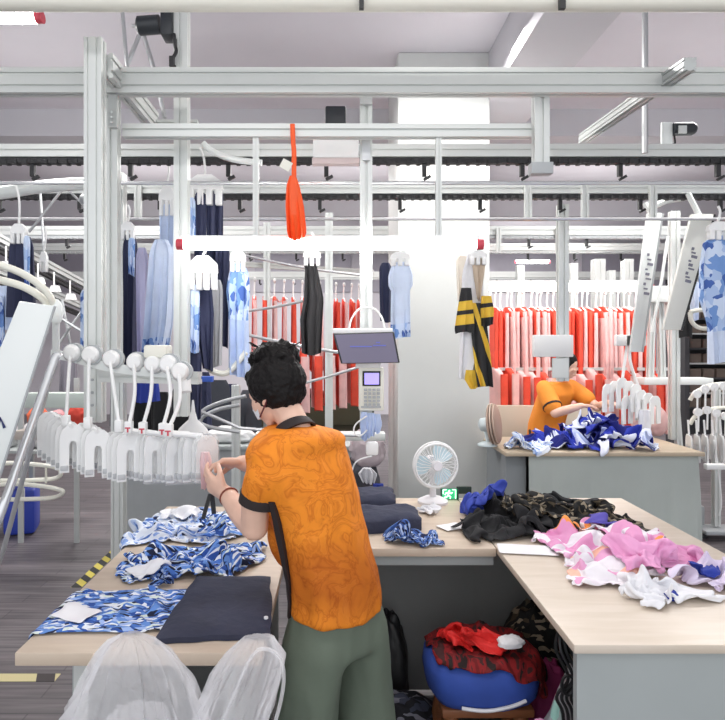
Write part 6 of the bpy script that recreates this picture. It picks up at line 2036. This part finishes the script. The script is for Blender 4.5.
# ------------------------------------------------------------------ fans
def fan(label, c, d, rad, bladec, hubm, base_z, cage=WHITE, cover=None):
    """desk fan with its grille centre at c facing d"""
    d = V(d).normalized()
    M = rot_to(d)
    c = V(c)
    t = thing('desk_fan', label, 'fan', (c.x, c.y, base_z))

    def P(x, y, z):
        return c + M @ V((x, y, z))
    m = MB()
    for yy, rr in ((.022, rad * .96), (0, rad), (-.022, rad * .96)):
        m.tube([P(math.cos(q) * rr, yy, math.sin(q) * rr) for q in (2 * PI * j / 32 for j in range(32))], .0045 if yy else .007, 6, close=True)
    for side in (1, -1):
        for j in range(30):
            q = 2 * PI * j / 30
            m.tube([P(math.cos(q) * rad * .18, side * .038, math.sin(q) * rad * .18), P(math.cos(q + .12) * rad * .7, side * .034, math.sin(q + .12) * rad * .7), P(math.cos(q + .2) * rad * .97, side * .02, math.sin(q + .2) * rad * .97)], .0016, 4)
    ob('grille', m, cage, t)
    if cover:
        m = MB()
        for y0, sg in ((.045, 1), (-.045, -1)):
            m.loft([[P(math.cos(q) * rad * r, y0 * h_, math.sin(q) * rad * r) for q in (2 * PI * j / 32 for j in range(32))] for r, h_ in ((1.0, .3), (.9, .7), (.6, .95), (.2, 1.05))])
        ob('cloth_cover', m, cover, t)
    for k in range(3):
        m = MB()
        rg = []
        for i in range(7):
            r = rad * (.16 + .72 * i / 6)
            w_ = .42 + .28 * math.sin(PI * min(1, i / 6 * .9))
            q0 = 2 * PI * k / 3
            f_ = [P(math.cos(q0 - w_) * r, -.010, math.sin(q0 - w_) * r), P(math.cos(q0) * r, -.002, math.sin(q0) * r), P(math.cos(q0 + w_) * r, .010, math.sin(q0 + w_) * r)]
            bk = [p + M @ V((0, .003, 0)) for p in reversed(f_)]
            rg.append(f_ + bk)
        m.loft(rg); ob('blade', m, bladec, t)
    m = MB(); m.tube([P(0, .046, 0), P(0, .03, 0), P(0, 0, 0)], [rad * .20, rad * .24, rad * .2], 18); ob('hub', m, hubm, t)
    m = MB(); m.tube([P(0, -.03, 0), P(0, -.05, 0), P(0, -.10, 0), P(0, -.115, 0)], [rad * .34, rad * .36, rad * .33, rad * .2], 16); ob('motor', m, hubm, t)
    b = V((c.x, c.y, base_z)) - V((d.x, d.y, 0)) * .05
    m = MB(); m.tube(smooth_path([P(0, -.07, -rad * .2), V((b.x, b.y, c.z - rad * .75)), b + V((0, 0, .02))]), .016, 10); ob('neck', m, hubm, t)
    m = MB(); m.tube([b, b + V((0, 0, .012)), b + V((0, 0, .03))], [.075, .075, .04], 20); ob('base', m, hubm, t)
    return t


BLADE1 = mat('pale aqua blade', (.62, .78, .84), .3)
BLADE2 = mat('brown tinted blade', (.45, .30, .25), .35)
fan('small white table fan with pale aqua blades before the column', W(435.5, 465, 2.92), (.10, -1, .05), .108, BLADE1, mat('pale white plastic', (.82, .80, .82), .4), Z)
t = fan('fan with brown blades seen from the side at the column end of the rear table', W(494, 424, 4.62), (.86, -.40, .12), .155, BLADE2, mat('aqua white plastic', (.66, .74, .76), .4), Z + .002, mat('tan grille', (.55, .42, .34), .5), mat('brown fan cover', (.42, .28, .22), .7))
# stacked boxes between column and rear table
for i, (z0, z1, mt, lab) in enumerate(((.0, .26, GREYP, 'grey box at the bottom of the stack between column and rear table'), (.262, .40, mat('white carton', (.68, .66, .64), .7), 'white carton in the stack between column and rear table'), (.402, .50, mat('tan carton', (.60, .42, .25), .8), 'tan carton topmost in the stack between column and rear table'))):
    m = MB(); m.box((1.31, 5.16, z0), (1.62, 5.34, z1), .004); tag(ob('carton', m, mt), lab, 'box')
m = MB(); m.box((1.42, 5.75, 0), (2.55, 5.8, .98), .004); tag(ob('cream_partition', m, mat('cream partition board', (.66, .60, .50), .7)), 'low cream board standing behind the second worker', 'board')
# exit sign
t = thing('exit_sign', 'green emergency exit sign with a running figure low before the column', 'sign', tuple(W(452, 500, 3.05)))
m = MB(); m.box(W(441, 500, 3.03), W(458, 488, 3.05), .002); ob('case', m, mat('dark green case', (.01, .09, .05), .5), t)
m = MB(); m.box(W(457, 494, 3.035), W(471, 486, 3.05), .002); ob('black_wing', m, mat('black green case', (.012, .03, .022), .5), t)
m = MB(); m.box(W(442.3, 499, 3.026), W(456.8, 489, 3.029)); ob('panel', m, glow('lit green', (.03, .42, .18), .6), t)
LIT = glow('lit pale figure', (.75, 1.0, .82), 1.2)
m = MB()
m.sph(W(449.3, 490.8, 3.023), (.0045, .002, .0045))
for pts in (((448.8, 492), (448.2, 495.4)), ((448.2, 495.4), (450.6, 496.8), (450.2, 498.8)), ((448.2, 495.4), (446.4, 497), (444.2, 497.4)), ((448.7, 492.4), (451.2, 493.6), (452.6, 492.4)), ((448.7, 492.4), (446, 493), (445, 495))):
    m.tube([W(p[0], p[1], 3.023) for p in pts], .0036, 5)
for pts in (((452.5, 489.8), (455.6, 489.8), (455.6, 498.6)), ((443.2, 489.8), (446.4, 489.8)), ((443.2, 489.8), (443.2, 494))):
    m.tube([W(p[0], p[1], 3.023) for p in pts], .003, 5)
ob('running_figure_print', m, LIT, t)

# ------------------------------------------------------------------ stool under the middle table
t = thing('padded_stool', 'low wooden stool with a thick royal blue cushion under the desk', 'stool', (.53, 2.18, 0))
cx, cy = .53, 2.20
m = MB()
rg = []
for z, a in ((.300, .15), (.308, .178), (.335, .196), (.385, .203), (.43, .198), (.455, .175), (.462, .12)):
    rg.append([V((cx + a * math.copysign(abs(math.cos(q)) ** .7, math.cos(q)) * (1 + .04 * noise.noise(V((math.cos(q) * 2, math.sin(q) * 2, z * 6)))), cy + .85 * a * math.copysign(abs(math.sin(q)) ** .7, math.sin(q)), z + .01 * noise.noise(V((q * 2, z * 9, 1))))) for q in (2 * PI * j / 40 for j in range(40))])
m.loft(rg); ob('cushion', m, mat('royal blue cover', (.035, .085, .40), .75, bump=.3, bscale=10, var=.12), t, ang=70)
m = MB(); m.tube(smooth_path([V((cx - .10, cy - .166, .328)), V((cx - .02, cy - .174, .324)), V((cx + .06, cy - .172, .336)), V((cx + .12, cy - .160, .350))]), .006, 6); ob('white_piping', m, WHITEF, t)
m = MB(); m.box((cx - .16, cy - .13, .27), (cx + .16, cy + .13, .30), .006); ob('seat_board', m, WOODLEG, t)
for x in (-1, 1):
    for y in (-1, 1):
        m = MB(); m.tube([(cx + x * .12, cy + y * .09, .27), (cx + x * .15, cy + y * .12, 0)], .026, 10); ob('leg', m, WOODLEG, t)
m = MB(); m.box((cx - .13, cy - .118, .17), (cx + .13, cy - .098, .215), .004); ob('stretcher', m, WOODLEG, t)
REDPR = print_mat('dark red plaid print', [(0, (.02, .012, .012)), (.40, (.16, .012, .014)), (.50, (.26, .016, .018)), (.58, (.06, .02, .02))], 12, .6, (2, 1, 1))
for _c in t.children:
    if _c.name.startswith('cushion'):
        collider(_c); CUSH = _c
drop('red_print_garment', 'dark red and black print garment draped on the blue stool', 'garment', (cx + .03, cy + .02), .48, .27, .21, .05, REDPR, 171, squeeze=0.78, res=.02)
drop('red_cloth_strip', 'bright red twisted cloth lying on the dark red garment', 'cloth', (cx - .0, cy - .02), .60, .16, .065, -.55, mat('bright red cloth', (.70, .018, .015), .7), 173, squeeze=.5, res=.014)
collider(CUSH, False)
finish_cloth()
heap('white_paper_ball', 'crumpled white paper at the front of the dark red garment', 'paper', (cx + .085, cy - .10, .505), .045, .032, .2, .035, PAPER, 175, fold=.5)
# under the tables
heap('black_bag', 'black bag standing under the middle table next to the sage trousers', 'bag', (.22, 2.52, .0), .085, .08, 0, .43, mat('black nylon', (.012, .012, .013), .5), 181, fold=.2, lobes=.12)
heap('dark_print_cloth', 'dark print cloth heap on the floor under the middle table', 'cloth', (.26, 2.34, 0), .14, .08, 0, .20, cell_mat('dark flower print', [(0, (.012, .012, .016)), (.6, (.04, .045, .07)), (.85, (.16, .16, .19))], 24), 183, fold=.5)
m = MB(); m.box((.12, 2.05, 0), (.36, 2.22, .012), .003); tag(ob('cardboard_sheet', m, CARD), 'flat brown cardboard on the floor beside the blue stool', 'cardboard')
m = MB(); m.tube([(.165, 2.30, .0), (.165, 2.30, .22)], .022, 14); tag(ob('white_roll', m, WHITEF), 'small white roll standing on the floor next to the trousers', 'roll')
heap('magenta_cloth', 'magenta cloth between the stool and the clear bag', 'cloth', (.80, 2.26, 0), .09, .07, .3, .36, mat('magenta cloth', (.32, .03, .13), .8), 185, fold=.35, lobes=.15)
heap('dark_print_cloth', 'dark brown print cloth behind the stool under the desk', 'cloth', (.83, 2.46, 0), .15, .10, 0, .50, BROWNCAMO, 187, fold=.35, lobes=.15)
t = thing('clear_plastic_bag', 'clear plastic bag of pink and mint scraps beside the stool', 'bag', (.69, 1.92, 0))
m = MB(); rg = []
for k in range(11):
    z = k / 10 * .53
    a = .085 * (1.0 if k < 6 else 1 - (k - 5) * .15)
    rg.append([V((.675 + a * math.cos(q) * (1 + .25 * noise.noise(V((math.cos(q) * 2, math.sin(q) * 2, k * .5)))) + .01 * k, 1.93 + .8 * a * math.sin(q) * (1 + .2 * noise.noise(V((q, k * .4, 3)))), z)) for q in (2 * PI * j / 30 for j in range(30))])
m.loft(rg); ob('film', m, BAG2, t, ang=60)
m = MB(); m.sph((.66, 1.93, .20), (.055, .045, .16)); ob('pink_scraps', m, PINKS, t)
m = MB(); m.sph((.712, 1.92, .24), (.030, .035, .19)); ob('mint_scraps', m, mat('mint cloth', (.35, .62, .55), .8), t)
t = thing('power_cord', 'tangled black cords hanging under the corner of the desk', 'cord', (.70, 1.75, .2))
for k in range(4):
    m = MB(); x = .655 + .014 * k
    m.tube(smooth_path([V((x, 1.74 + .03 * k, Z - .03)), V((x - .015, 1.74, .68)), V((x + .018, 1.73, .60)), V((x - .012, 1.74, .54)), V((x + .012, 1.75, .46)), V((x, 1.76, .2))]), .005, 6); ob('strand', m, BLACK, t)
m = MB(); m.tube([(.668 + .018 * math.cos(q), 1.72, .585 + .028 * math.sin(q)) for q in (2 * PI * j / 16 for j in range(16))], .005, 6, close=True); ob('loop', m, BLACK, t)

# ------------------------------------------------------------------ big clear bag in front of the cutting table
t = thing('clear_plastic_bag', 'large cloudy plastic bag standing before the cutting table with two upright handles', 'bag', (-.36, 1.34, 0))


def lobe(pts, seed, n=90):
    """film hump: pts (centre x, y, z, half width, half depth)"""
    m = MB(); rg = []
    L = len(pts)
    for i, (x, y, z, a, b) in enumerate(pts):
        rr = []
        for j in range(n):
            q = 2 * PI * j / n
            w_ = 1 + .16 * noise.noise(V((math.cos(q) * 3 + seed, math.sin(q) * 3, z * 7))) + .30 * (ridge(V((math.cos(q) * 5 + seed, math.sin(q) * 5, z * 3.5))) ** 3 - .5)
            rr.append(V((x + a * math.cos(q) * w_, y + b * math.sin(q) * w_, z)))
        rg.append(rr)
    m.loft(rg)
    return m


def dens(pts, k=8):
    out = []
    for i in range(len(pts) - 1):
        for j in range(k):
            out.append(tuple(pts[i][c] + (pts[i + 1][c] - pts[i][c]) * j / k for c in range(5)))
    return out + [pts[-1]]


m = lobe(dens([(-.40, 1.33, 0.0, .22, .13), (-.40, 1.33, .25, .24, .14), (-.41, 1.34, .52, .22, .13)]), 1); ob('sack', m, BAGFILM, t, ang=70)
m = lobe(dens([(-.445, 1.34, .50, .17, .11), (-.455, 1.35, .64, .165, .10), (-.455, 1.36, .72, .148, .08), (-.455, 1.365, .80, .112, .06), (-.46, 1.37, .86, .075, .045), (-.462, 1.37, .885, .05, .03), (-.465, 1.37, .90, .022, .016)]), 5); ob('handle_peak', m, BAGFILM, t, ang=70)
m = lobe(dens([(-.30, 1.33, .48, .07, .05), (-.265, 1.34, .62, .075, .045), (-.235, 1.35, .72, .078, .045), (-.20, 1.36, .81, .076, .04), (-.18, 1.365, .86, .060, .03), (-.172, 1.37, .895, .03, .014)]), 9); ob('handle_peak', m, BAGFILM, t, ang=70)
m = MB(); m.tube(smooth_path([V((-.305, 1.27, .50)), V((-.275, 1.28, .66)), V((-.22, 1.30, .80)), V((-.175, 1.32, .885)), V((-.125, 1.33, .87)), V((-.115, 1.32, .80)), V((-.155, 1.30, .66)), V((-.22, 1.28, .48))]), .0045, 6); ob('handle_hem', m, BAGFILM, t)
m = lobe(dens([(-.46, 1.36, .30, .09, .08), (-.46, 1.36, .55, .10, .07), (-.45, 1.37, .72, .06, .05)]), 12); ob('inner_film', m, BAGFILM, t, ang=70)
